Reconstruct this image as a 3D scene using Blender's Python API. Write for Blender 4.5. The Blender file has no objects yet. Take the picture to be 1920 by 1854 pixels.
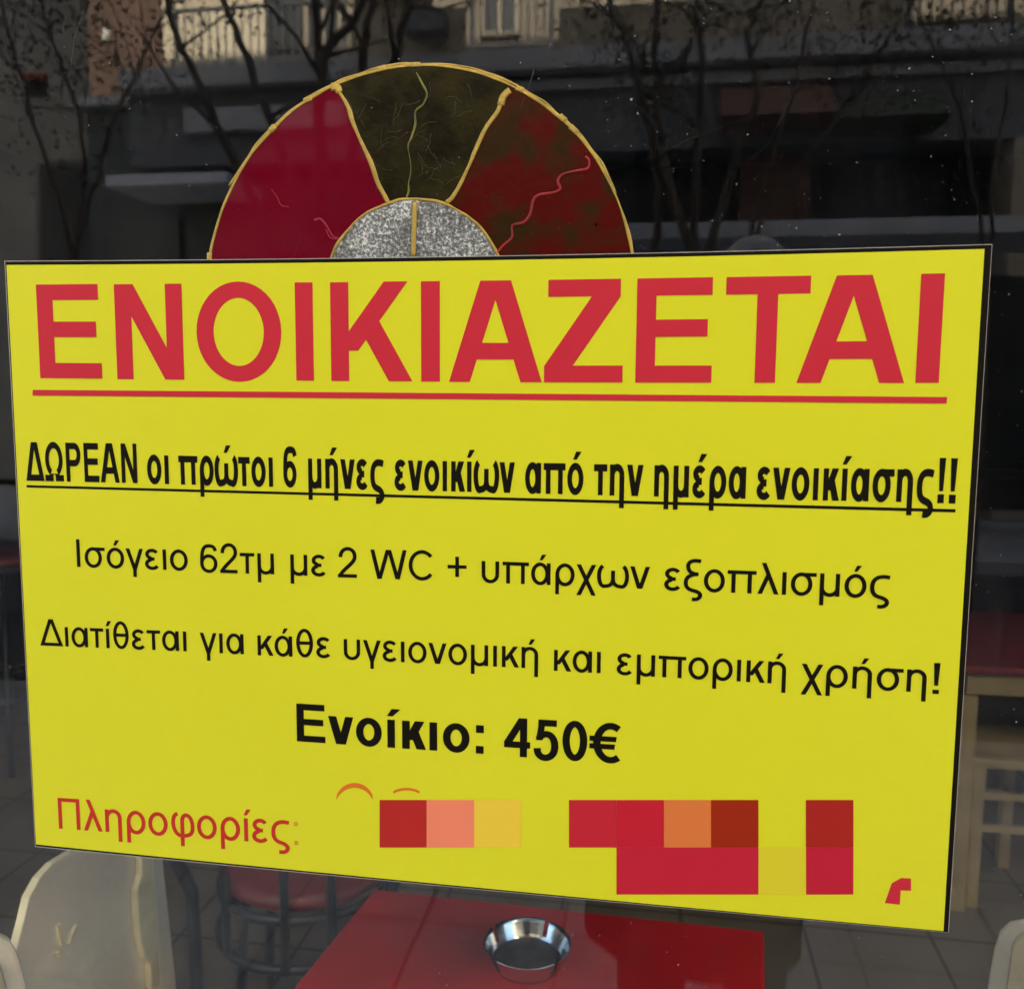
import bpy, bmesh, math, random
from mathutils import Vector, Matrix
R_ = math.radians
random.seed(7)
sc = bpy.context.scene
col = sc.collection

# ------------------------------------------------------------------ camera
# world: shop window glass is the plane y = 0, the street is y < 0, the room is y > 0; z = 0 is the floor
RX = Vector((0.98747063, 0.15762105, 0.00757409))      # camera right
RD = Vector((0.02452631, -0.1058855, -0.99407581))     # camera down
RF = Vector((-0.15588529, 0.98180643, -0.10842468))    # camera forward
CAM = Vector((0.52705779, -0.67856591, 1.5))
FPX = 1700.0
cam = bpy.data.cameras.new('camera'); cam.sensor_width = 36.0; cam.lens = 36.0 * FPX / 1920
cam.clip_start = 0.02; cam.clip_end = 600
cam_ob = bpy.data.objects.new('camera', cam); col.objects.link(cam_ob)
cm = Matrix((( RX.x, -RD.x, -RF.x, CAM.x), (RX.y, -RD.y, -RF.y, CAM.y), (RX.z, -RD.z, -RF.z, CAM.z), (0, 0, 0, 1)))
cam_ob.matrix_world = cm
sc.camera = cam_ob
cam.dof.use_dof = True; cam.dof.focus_distance = .715; cam.dof.aperture_fstop = 8.5      # a phone lens, focused on the notice

# ------------------------------------------------------------------ world, sun, exposure
SUN_EL, SUN_AZ = R_(42), R_(3)      # the sun stands behind the shop: the near pavement is in shade, upper floors opposite in sun
w = bpy.data.worlds.new("World"); sc.world = w; w.use_nodes = True
nt = w.node_tree; bg = nt.nodes['Background']
sky = nt.nodes.new('ShaderNodeTexSky'); sky.sky_type = 'NISHITA'; sky.sun_disc = False
sky.dust_density = 2.5; sky.ozone_density = .3; sky.sun_elevation = SUN_EL; sky.sun_rotation = SUN_AZ
nt.links.new(sky.outputs[0], bg.inputs[0]); bg.inputs[1].default_value = 0.10
sd = bpy.data.lights.new('sun', 'SUN'); sd.energy = 4.6; sd.angle = R_(0.5); sd.color = (1, .93, .82)
so = bpy.data.objects.new('sun', sd); col.objects.link(so)
to_sun = Vector((math.sin(SUN_AZ) * math.cos(SUN_EL), math.cos(SUN_AZ) * math.cos(SUN_EL), math.sin(SUN_EL)))
so.rotation_euler = to_sun.to_track_quat('Z', 'Y').to_euler()
sc.view_settings.view_transform = 'Standard'; sc.view_settings.look = 'None'; sc.view_settings.gamma = 1
sc.view_settings.exposure = 2.86
sc.render.engine = 'CYCLES'
sc.cycles.max_bounces = 10; sc.cycles.transparent_max_bounces = 24; sc.cycles.glossy_bounces = 6
sc.cycles.sample_clamp_indirect = 8
sc.cycles.use_denoising = True

# ------------------------------------------------------------------ measuring helpers
def ray(u, v):
    return RX * ((u - 960) / FPX) + RD * ((v - 927) / FPX) + RF
def at_y(u, v, y):
    d = ray(u, v); return CAM + d * ((y - CAM.y) / d.y)
def at_z(u, v, z):
    d = ray(u, v); return CAM + d * ((z - CAM.z) / d.z)
def street(u, v, D):
    """the point of the street D metres in front of the glass which the glass mirrors towards (u, v)"""
    p = at_y(u, v, D); return Vector((p.x, -p.y, p.z))
def zs(v, D, u=400): return street(u, v, D).z
def xs(u, D, v=200): return street(u, v, D).x

# ------------------------------------------------------------------ materials
def mat(name, c, rough=.6, metal=0., var=0., scale=8., bump=0., bscale=60., spec=.5, c2=None, det=4.):
    m = bpy.data.materials.new(name); m.use_nodes = True
    n = m.node_tree.nodes; l = m.node_tree.links; p = n['Principled BSDF']
    p.inputs['Roughness'].default_value = rough; p.inputs['Metallic'].default_value = metal
    p.inputs['Specular IOR Level'].default_value = spec
    p.inputs['Base Color'].default_value = (*c, 1)
    tc = n.new('ShaderNodeTexCoord')
    if var or c2:
        no = n.new('ShaderNodeTexNoise'); no.inputs['Scale'].default_value = scale; no.inputs['Detail'].default_value = det
        l.new(tc.outputs['Object'], no.inputs['Vector'])
        r = n.new('ShaderNodeValToRGB'); r.color_ramp.elements[0].position = .42 if c2 else .32; r.color_ramp.elements[1].position = .58 if c2 else .68
        lo = c2 if c2 else tuple(x * (1 - var) for x in c); hi = c if c2 else tuple(min(1, x * (1 + var)) for x in c)
        r.color_ramp.elements[0].color = (*lo, 1); r.color_ramp.elements[1].color = (*hi, 1)
        l.new(no.outputs['Fac'], r.inputs['Fac']); l.new(r.outputs['Color'], p.inputs['Base Color'])
    if bump:
        nb = n.new('ShaderNodeTexNoise'); nb.inputs['Scale'].default_value = bscale; nb.inputs['Detail'].default_value = 5
        l.new(tc.outputs['Object'], nb.inputs['Vector'])
        b = n.new('ShaderNodeBump'); b.inputs['Strength'].default_value = bump; b.inputs['Distance'].default_value = .01
        l.new(nb.outputs['Fac'], b.inputs['Height']); l.new(b.outputs['Normal'], p.inputs['Normal'])
    return m

def tile_mat(name, c1, c2, mortar, w_, h_, gap, off=(0, 0, 0), rough=.5, offset=0.):
    m = mat(name, c1, rough, bump=.15, bscale=40)
    n = m.node_tree.nodes; l = m.node_tree.links; p = n['Principled BSDF']
    tc = n.new('ShaderNodeTexCoord'); mp = n.new('ShaderNodeMapping'); mp.inputs['Location'].default_value = off
    br = n.new('ShaderNodeTexBrick'); br.offset = offset; br.inputs['Scale'].default_value = 1
    br.inputs['Brick Width'].default_value = w_; br.inputs['Row Height'].default_value = h_; br.inputs['Mortar Size'].default_value = gap
    br.inputs['Mortar Smooth'].default_value = .2; br.inputs['Bias'].default_value = 0
    br.inputs['Color1'].default_value = (*c1, 1); br.inputs['Color2'].default_value = (*c2, 1); br.inputs['Mortar'].default_value = (*mortar, 1)
    no = n.new('ShaderNodeTexNoise'); no.inputs['Scale'].default_value = 5; no.inputs['Detail'].default_value = 6
    mx = n.new('ShaderNodeMix'); mx.data_type = 'RGBA'; mx.blend_type = 'MULTIPLY'; mx.inputs[0].default_value = .55
    l.new(tc.outputs['Object'], mp.inputs['Vector']); l.new(mp.outputs['Vector'], br.inputs['Vector']); l.new(tc.outputs['Object'], no.inputs['Vector'])
    l.new(br.outputs['Color'], mx.inputs[6]); l.new(no.outputs['Color'], mx.inputs[7])
    hs = n.new('ShaderNodeHueSaturation'); hs.inputs['Saturation'].default_value = .9; hs.inputs['Value'].default_value = 1.35
    l.new(mx.outputs[2], hs.inputs['Color'])
    gr = n.new('ShaderNodeRGBToBW'); l.new(no.outputs['Color'], gr.inputs[0]); l.new(gr.outputs[0], mx.inputs[7])
    l.new(hs.outputs['Color'], p.inputs['Base Color'])
    return m

def glass_mat(name, tint=(.96, .985, .97), f0=.047, dirt=.009):
    """clear pane: each face reflects by Schlick's law and lets the rest through; a thin film of dust"""
    m = bpy.data.materials.new(name); m.use_nodes = True
    n = m.node_tree.nodes; l = m.node_tree.links
    for x in list(n):
        if x.type == 'BSDF_PRINCIPLED': n.remove(x)
    out = [x for x in n if x.type == 'OUTPUT_MATERIAL'][0]
    lw = n.new('ShaderNodeLayerWeight'); lw.inputs['Blend'].default_value = .5
    pw = n.new('ShaderNodeMath'); pw.operation = 'POWER'; pw.inputs[1].default_value = 5
    l.new(lw.outputs['Facing'], pw.inputs[0])
    ma = n.new('ShaderNodeMath'); ma.operation = 'MULTIPLY_ADD'; ma.inputs[1].default_value = 1 - f0; ma.inputs[2].default_value = f0
    l.new(pw.outputs[0], ma.inputs[0])
    tr = n.new('ShaderNodeBsdfTransparent'); tr.inputs[0].default_value = (*tint, 1)
    gl = n.new('ShaderNodeBsdfGlossy'); gl.inputs['Roughness'].default_value = 0.0
    mx = n.new('ShaderNodeMixShader'); l.new(ma.outputs[0], mx.inputs[0]); l.new(tr.outputs[0], mx.inputs[1]); l.new(gl.outputs[0], mx.inputs[2])
    if dirt:
        tc = n.new('ShaderNodeTexCoord'); mp = n.new('ShaderNodeMapping'); mp.inputs['Scale'].default_value = (9, 1, 2.2)
        no = n.new('ShaderNodeTexNoise'); no.inputs['Scale'].default_value = 2.4; no.inputs['Detail'].default_value = 9; no.inputs['Roughness'].default_value = .72
        l.new(tc.outputs['Object'], mp.inputs[0]); l.new(mp.outputs[0], no.inputs['Vector'])
        mr = n.new('ShaderNodeMapRange'); mr.inputs[1].default_value = .45; mr.inputs[2].default_value = .8; mr.inputs[3].default_value = .0004; mr.inputs[4].default_value = dirt
        l.new(no.outputs['Fac'], mr.inputs[0])
        df = n.new('ShaderNodeBsdfDiffuse'); df.inputs[0].default_value = (.5, .5, .5, 1)
        m2 = n.new('ShaderNodeMixShader'); l.new(mr.outputs[0], m2.inputs[0]); l.new(mx.outputs[0], m2.inputs[1]); l.new(df.outputs[0], m2.inputs[2])
        l.new(m2.outputs[0], out.inputs['Surface'])
    else:
        l.new(mx.outputs[0], out.inputs['Surface'])
    return m

M = {
 'glass': glass_mat('window_glass'),
 'yellow': mat('yellow_vinyl', (.69, .69, .018), .38, var=.015, scale=3, bump=.10, bscale=9, spec=.3),
 'black_ink': mat('black_ink', (.008, .0065, .0035), .5, spec=.08),
 'red_ink': mat('red_ink', (.56, .024, .042), .45, spec=.2),
 'red_ink_small': mat('red_ink_small', (.52, .030, .020), .45, spec=.2),
 'film': mat('clear_film_edge', (.42, .40, .36), .35),
 'gold': mat('gold_relief_paste', (.46, .31, .05), .4, metal=.2, var=.2, scale=60, bump=.15, bscale=200),
 'redpaint': mat('crimson_glass_paint', (.140, .0016, .012), .03, var=.05, scale=18, spec=.5),
 'olive': mat('olive_glass_paint', (.022, .0185, .003), .34, c2=(.0085, .0065, .0012), scale=26, det=8, spec=.12, bump=.12, bscale=60),
 'rust': mat('rust_glass_paint', (.074, .0035, .002), .26, c2=(.030, .014, .0028), scale=30, det=8, spec=.15, bump=.08, bscale=50),
 'yellowline': mat('yellow_line_paint', (.14, .13, .015), .4, var=.6, scale=70),
 'redline': mat('bright_red_line_paint', (.27, .014, .012), .3, var=.4, scale=60),
 'crimsonline': mat('thin_crimson_smear', (.30, .010, .03), .3),
 'cream': mat('cream_paint', (.66, .56, .38), .45, var=.07, scale=9, bump=.1, bscale=90),
 'white_wood': mat('pale_painted_wood', (.87, .75, .59), .42, var=.09, scale=6, bump=.12, bscale=80),
 'white_edge': mat('lit_worn_cream', (.88, .75, .48), .5, var=.12, scale=20, bump=.15, bscale=120),  # warm tone of lit edges and post put into colour; also chips
 'black_metal': mat('black_metal', (.018, .020, .024), .38, var=.3, scale=20, bump=.06, bscale=120),
 'red_seat': mat('dark_red_leatherette', (.20, .025, .03), .42, var=.15, scale=12, bump=.15, bscale=150),
 'table_red': mat('red_table_cloth', (.62, .020, .024), .46, var=.16, scale=7, bump=.08, bscale=260, spec=.35),
 'dim_red': mat('dimmed_red_cloth', (.17, .016, .035), .6, var=.1, scale=5, bump=.1, bscale=200),  # red toned down: shade deep in the room put into colour
 'dim_cream': mat('dimmed_cream_paint', (.27, .21, .125), .5, var=.12, scale=9, bump=.1, bscale=90),  # cream paint with the room's dimness put into its colour
 'steel': mat('stainless_steel', (.60, .59, .57), .15, metal=1, var=.1, scale=30, bump=.05, bscale=40),
 'steel_dull': mat('sooty_steel', (.07, .066, .062), .5, metal=.6, c2=(.025, .022, .02), scale=30),
 'floor': tile_mat('brown_grey_floor_tiles', (.15, .125, .105), (.125, .108, .095), (.035, .03, .028), .345, .345, .0055, (0.06, .20, 0), .4),
 'pave': tile_mat('grey_pavement_slabs', (.47, .455, .44), (.38, .37, .36), (.12, .115, .11), .40, .40, .006, (0.1, .1, 0), .75),
 'asphalt': mat('asphalt', (.05, .05, .052), .85, var=.25, scale=3, bump=.4, bscale=120),
 'earth': mat('ground', (.12, .11, .09), .9, var=.2, scale=.3),
 'kerb': mat('kerb_stone', (.32, .31, .29), .8, var=.15, scale=5, bump=.2),
 'room_wall': mat('dark_brown_wall', (.055, .036, .028), .6, var=.25, scale=2.5, bump=.1, bscale=30),
 'room_ceil': mat('dark_ceiling', (.07, .065, .06), .7, var=.1, scale=2),
 'dark_wood': mat('dark_wood', (.05, .022, .014), .4, var=.3, scale=7),
 'shop_stone': mat('shop_front_stone', (.36, .33, .29), .7, var=.12, scale=4, bump=.2, bscale=30),
 'alu': mat('dark_window_frame', (.03, .028, .026), .35, metal=.5, var=.1),
 'render': mat('grey_render', (.30, .28, .26), .85, var=.08, scale=1.5, bump=.15, bscale=30),
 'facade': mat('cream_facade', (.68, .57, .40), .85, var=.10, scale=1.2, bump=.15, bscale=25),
 'tan': mat('half_shaded_cream', (.32, .265, .19), .85, var=.12, scale=1.5, bump=.15, bscale=25),  # middle facade stretch: partial shade put into the wall colour
 'cream_shade': mat('shaded_cream', (.25, .205, .15), .85, var=.15, scale=1.5, bump=.15, bscale=25),  # right facade stretch: deeper shade put into the wall colour
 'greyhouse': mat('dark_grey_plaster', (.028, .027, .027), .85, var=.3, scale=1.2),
 'parapet': mat('beige_parapet', (.36, .30, .22), .85, var=.12, scale=1.5, bump=.15, bscale=25),
 'slab': mat('balcony_concrete', (.37, .37, .385), .8, var=.18, scale=2, bump=.2, bscale=20),
 'fascia': mat('shop_fascia_grey', (.115, .116, .122), .7, var=.2, scale=1.5),
 'shopdark': mat('dark_shop_front', (.025, .026, .027), .5, var=.3, scale=1.2),
 'olivegrey': mat('olive_grey_shutter', (.085, .085, .07), .6, var=.2, scale=1),
 'canopy': mat('pale_canopy', (.62, .62, .66), .7, var=.15, scale=3),
 'whiterail': mat('white_rail_paint', (.60, .58, .53), .5),
 'darkrail': mat('grey_rail_paint', (.05, .05, .05), .5),
 'awning_white': mat('white_awning_cloth', (.78, .74, .64), .8, var=.06, scale=6),
 'brownwall': mat('brown_plaster', (.115, .066, .045), .85, var=.25, scale=1.2, bump=.2, bscale=20),
 'rustdoor': mat('rust_brown_door', (.16, .082, .056), .6, var=.25, scale=3),
 'green_awning': mat('dark_green_awning', (.055, .066, .032), .8, var=.2, scale=4),
 'rooftile': mat('orange_roof_tiles', (.50, .14, .07), .8, var=.25, scale=6),
 'bark': mat('bark', (.17, .135, .105), .85, var=.35, scale=14, bump=.6, bscale=50),
 'leaf': mat('dark_leaf', (.075, .085, .035), .55, c2=(.04, .05, .02), scale=5),
 'leaf_brown': mat('brown_leaf', (.12, .050, .020), .6, c2=(.05, .03, .012), scale=4),
 'coat': mat('dark_coat_cloth', (.012, .012, .014), .9, var=.3, scale=30, bump=.2, bscale=200, spec=.15),
 'trouser': mat('dark_trouser_cloth', (.014, .014, .018), .9, var=.2, scale=30, spec=.15),
 'skin': mat('skin', (.42, .24, .17), .5, var=.06, scale=20),
 'hair': mat('grey_white_hair', (.80, .80, .82), .6, var=.2, scale=60, bump=.6, bscale=160),
 'phone': mat('black_phone_glass', (.01, .01, .012), .15),
 'dust': mat('dust_grain', (.34, .335, .32), .9),
 'eye': mat('eye_white', (.5, .5, .48), .3), 'shoe': mat('black_leather', (.012, .011, .01), .45),
}
for e_, p_ in zip([x for x in M['rust'].node_tree.nodes if x.type == 'VALTORGB'][0].color_ramp.elements, (.40, .54)): e_.position = p_
# glitter half disc: crumpled silver foil flakes
def foil():
    m = mat('silver_glitter_foil', (.5, .5, .5), .30, metal=.75)
    n = m.node_tree.nodes; l = m.node_tree.links; p = n['Principled BSDF']
    tc = n.new('ShaderNodeTexCoord')
    no = n.new('ShaderNodeTexNoise'); no.inputs['Scale'].default_value = 400; no.inputs['Detail'].default_value = 3; no.inputs['Roughness'].default_value = .7
    n2 = n.new('ShaderNodeTexNoise'); n2.inputs['Scale'].default_value = 34; n2.inputs['Detail'].default_value = 3
    l.new(tc.outputs['Object'], no.inputs['Vector']); l.new(tc.outputs['Object'], n2.inputs['Vector'])
    ad = n.new('ShaderNodeMath'); ad.operation = 'MULTIPLY_ADD'; ad.inputs[1].default_value = .45; l.new(n2.outputs['Fac'], ad.inputs[0]); l.new(no.outputs['Fac'], ad.inputs[2])
    r = n.new('ShaderNodeValToRGB'); e = r.color_ramp.elements
    e[0].position = .55; e[0].color = (.035, .037, .028, 1); e[1].position = .90; e[1].color = (.72, .74, .67, 1)
    x = e.new(.74); x.color = (.19, .195, .175, 1)
    l.new(ad.outputs[0], r.inputs['Fac']); l.new(r.outputs['Color'], p.inputs['Base Color'])
    b = n.new('ShaderNodeBump'); b.inputs['Strength'].default_value = .9; b.inputs['Distance'].default_value = .002
    l.new(no.outputs['Fac'], b.inputs['Height']); l.new(b.outputs['Normal'], p.inputs['Normal'])
    p.inputs['Metallic'].default_value = .15
    return m
M['foil'] = foil()

# ------------------------------------------------------------------ mesh helpers
class MB:
    def __init__(s): s.bm = bmesh.new()
    def box(s, x0, x1, y0, y1, z0, z1, T=None):
        vs = [Vector((x, y, z)) for x in (x0, x1) for y in (y0, y1) for z in (z0, z1)]
        if T: vs = [T @ v for v in vs]
        b = [s.bm.verts.new(v) for v in vs]
        for f in ((0, 1, 3, 2), (4, 6, 7, 5), (0, 4, 5, 1), (2, 3, 7, 6), (0, 2, 6, 4), (1, 5, 7, 3)): s.bm.faces.new([b[i] for i in f])
        return s
    def poly(s, pts):
        try: s.bm.faces.new([s.bm.verts.new(p) for p in pts])
        except ValueError: pass
        return s
    def prism(s, pts, d):
        """closed outline pts (3-D, planar) thickened by the vector d"""
        a = [s.bm.verts.new(p) for p in pts]; b = [s.bm.verts.new(Vector(p) + d) for p in pts]
        n = len(pts); s.bm.faces.new(a); s.bm.faces.new(b[::-1])
        for i in range(n): s.bm.faces.new((a[i], b[i], b[(i + 1) % n], a[(i + 1) % n]))
        return s
    def tube(s, pts, r, n=8, closed=False, flat=1.0):
        pts = [Vector(p) for p in pts]; N = len(pts)
        rr = r if isinstance(r, (list, tuple)) else [r] * N
        rings = []; prev = None
        for i, p in enumerate(pts):
            if closed: t = pts[(i + 1) % N] - pts[i - 1]
            else: t = pts[min(i + 1, N - 1)] - pts[max(i - 1, 0)]
            if t.length < 1e-9: t = Vector((0, 0, 1))
            t.normalize()
            ref = prev if prev is not None else (Vector((0, 0, 1)) if abs(t.z) < .9 else Vector((1, 0, 0)))
            a = ref - t * ref.dot(t)
            if a.length < 1e-6: a = t.orthogonal()
            a.normalize(); b = t.cross(a); prev = a
            rings.append([s.bm.verts.new(p + (a * math.cos(2 * math.pi * k / n) + b * math.sin(2 * math.pi * k / n) * flat) * rr[i]) for k in range(n)])
        m = N if closed else N - 1
        for i in range(m):
            A, B = rings[i], rings[(i + 1) % N]
            for k in range(n): s.bm.faces.new((A[k], A[(k + 1) % n], B[(k + 1) % n], B[k]))
        if not closed:
            s.bm.faces.new(rings[0][::-1]); s.bm.faces.new(rings[-1])
        return s
    def lathe(s, prof, c=(0, 0, 0), n=48, notch=None):
        c = Vector(c); rings = []
        for (r, z) in prof:
            rings.append([s.bm.verts.new(c + Vector((r * math.cos(2 * math.pi * k / n), r * math.sin(2 * math.pi * k / n), z))) for k in range(n)])
        for i in range(len(prof) - 1):
            for k in range(n):
                if notch and notch(i, k): continue
                s.bm.faces.new((rings[i][k], rings[i][(k + 1) % n], rings[i + 1][(k + 1) % n], rings[i + 1][k]))
        for R0, rev in ((rings[0], True), (rings[-1], False)):
            if prof[0 if rev else -1][0] > 1e-6 and not notch: s.bm.faces.new(R0[::-1] if rev else R0)
        return s
    def build(s, name, m, parent=None, smooth=False, bevel=0., seg=2, weld=False):
        if weld: bmesh.ops.remove_doubles(s.bm, verts=s.bm.verts, dist=1e-5)
        bmesh.ops.recalc_face_normals(s.bm, faces=s.bm.faces)
        if bevel: bmesh.ops.bevel(s.bm, geom=[e for e in s.bm.edges if len(e.link_faces) == 2 and e.calc_face_angle(0) > .6], offset=bevel, segments=seg, profile=.5, affect='EDGES', clamp_overlap=True)
        me = bpy.data.meshes.new(name); s.bm.to_mesh(me); s.bm.free()
        if smooth: me.polygons.foreach_set('use_smooth', [True] * len(me.polygons))
        me.materials.append(M[m] if isinstance(m, str) else m)
        o = bpy.data.objects.new(name, me); col.objects.link(o)
        if parent is not None: rel(o, parent)
        return o
def rel(o, parent):
    """parent o, whose mesh is in world coordinates, keeping it where it is"""
    o.parent = parent
    o.matrix_parent_inverse = parent.matrix_basis.inverted()
def tag(o, label=None, cat=None, group=None, kind=None):
    if label: o['label'] = label
    if cat: o['category'] = cat
    if group: o['group'] = group
    if kind: o['kind'] = kind
    return o
def thing(name, label, cat, loc=(0, 0, 0), group=None):
    o = bpy.data.objects.new(name, None); o.empty_display_size = .1; col.objects.link(o); o.location = loc
    return tag(o, label, cat, group)
def struct(name, mb, m, label, cat='ground'):
    return tag(mb.build(name, m), label, cat, kind='structure')
def copy_tree(o, parent=None):
    c = o.copy(); col.objects.link(c)
    if parent: c.parent = parent; c.matrix_parent_inverse = o.matrix_parent_inverse.copy()
    for ch in list(o.children): copy_tree(ch, c)
    return c

# ------------------------------------------------------------------ ground, street, room
struct('ground', MB().box(-200, 200, -200, 200, -.40, -.30), 'earth', 'bare ground far around the street')
struct('pavement', MB().box(-40, 40, -3.3, -.12, -.30, 0), 'pave', 'grey slab pavement in front of the shop window', 'pavement')
struct('kerb', MB().box(-40, 40, -3.45, -3.302, -.30, .004), 'kerb', 'pale kerb stones at the edge of the pavement', 'kerb')
struct('road', MB().box(-40, 40, -8.2, -3.452, -.30, -.12), 'asphalt', 'dark asphalt road between the shop and the houses opposite', 'road')
struct('far_pavement', MB().box(-40, 40, -12.4, -8.202, -.30, 0), 'pave', 'grey slab pavement on the far side of the road', 'pavement')
struct('floor', MB().box(-3.8, 4.2, .152, 6.0, -.10, .0), 'floor', 'brown grey tiled floor inside the shop', 'floor')

# the shop's own building: ground floor walls round the window, storeys above that keep the pavement in shade
WX0, WX1, WZ0, WZ1 = -1.7, 2.7, .40, 2.85
sb = thing('shop_building', 'stone faced building that holds the shop window', 'building', (.5, .0, 0))
mb = MB()
mb.box(-9, WX0, -.12, .15, 0, 3.4); mb.box(WX1, 12, -.12, .15, 0, 3.4)
mb.box(WX0, WX1, -.12, .15, 0, WZ0); mb.box(WX0, WX1, -.12, .15, WZ1, 3.4)
mb.build('front_wall', 'shop_stone', sb)
HS = zs(118, 12.2) + 12.2 * math.tan(SUN_EL) / math.cos(SUN_AZ)
mb = MB(); mb.box(-9, 12, -.10, 9, 3.402, HS)
mb.build('upper_wall', 'render', sb)
mb = MB(); mb.box(-3.95, -3.8, .152, 6.2, 0, 3.1); mb.box(4.2, 4.35, .152, 6.2, 0, 3.1); mb.box(-3.8, 4.2, 6.0, 6.2, 0, 3.1)
mb.build('room_wall', 'room_wall', sb)
MB().box(-3.95, 4.35, .152, 6.2, 3.101, 3.35).build('ceiling', 'room_ceil', sb)

# ------------------------------------------------------------------ shop window
win = thing('shop_window', 'large clear shop window that mirrors the street, behind the yellow notice', 'window', (.5, 0, WZ0))
MB().box(WX0 + .06, WX1 - .06, 0, .006, WZ0 + .06, WZ1 - .06).build('glass_pane', 'glass', win)
fm = MB()
fm.box(WX0, WX0 + .06, -.03, .05, WZ0, WZ1); fm.box(WX1 - .06, WX1, -.03, .05, WZ0, WZ1)
fm.box(WX0 + .06, WX1 - .06, -.03, .05, WZ0, WZ0 + .06); fm.box(WX0 + .06, WX1 - .06, -.03, .05, WZ1 - .06, WZ1)
fm.build('window_frame', 'alu', win)

# dust specks and fine scratches on the outside of the glass
mb = MB()
def speck(x, z, r):
    k = random.randint(5, 7); a0 = random.random() * 6.28; y = -.0003
    rs = [r * random.uniform(.6, 1.25) for _ in range(k)]
    mb.poly([(x + rs[i] * math.cos(a0 + 6.283 * i / k), y, z + rs[i] * math.sin(a0 + 6.283 * i / k)) for i in range(k)])
for _ in range(2100):
    u = random.uniform(0, 1920); v = random.uniform(0, 1854)
    if random.random() < .45: u = random.uniform(1050, 1920)
    p = at_y(u, v, 0)
    speck(p.x, p.z, .00016 + .00042 * random.random() ** 5)
for _ in range(500):
    speck(random.uniform(-1.5, 2.5), random.uniform(.5, 2.7), .0002 + .0004 * random.random() ** 4)
def scratch(pts, wd):
    q = [at_y(u, v, 0) for u, v in pts]
    for a, b in zip(q, q[1:]):
        t = (b - a).normalized(); n_ = Vector((-t.z, 0, t.x)) * wd * .26; o = Vector((0, -.0003, 0))
        mb.poly([a + n_ + o, b + n_ + o, b - n_ + o, a - n_ + o])
scratch([(1003, 128), (993, 158), (976, 204)], .00016)
scratch([(133, 125), (140, 70), (158, 20)], .00018); scratch([(118, 60), (124, 30)], .00012); scratch([(286, 72), (290, 100)], .00015)
scratch([(1530, 90), (1480, 190), (1440, 270), (1395, 310)], .00006); scratch([(1212, 300), (1290, 262), (1400, 222)], .00006)
scratch([(552, 480), (558, 462), (563, 436)], .00012)
for (u, v, r) in ((1118, 422, .0012), (355, 349, .0006), (1428, 425, .0008), (1493, 428, .0009), (1574, 440, .0008), (206, 119, .0006), (1705, 129, .0007), (1184, 187, .0009), (1196, 213, .0006), (838, 1846, .0006), (698, 1857, .0007)):
    p = at_y(u, v, 0); speck(p.x, p.z, r)
tag(mb.build('dust', 'dust'), 'fine dust specks and hair scratches on the shop window', 'dust', kind='stuff')

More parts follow.
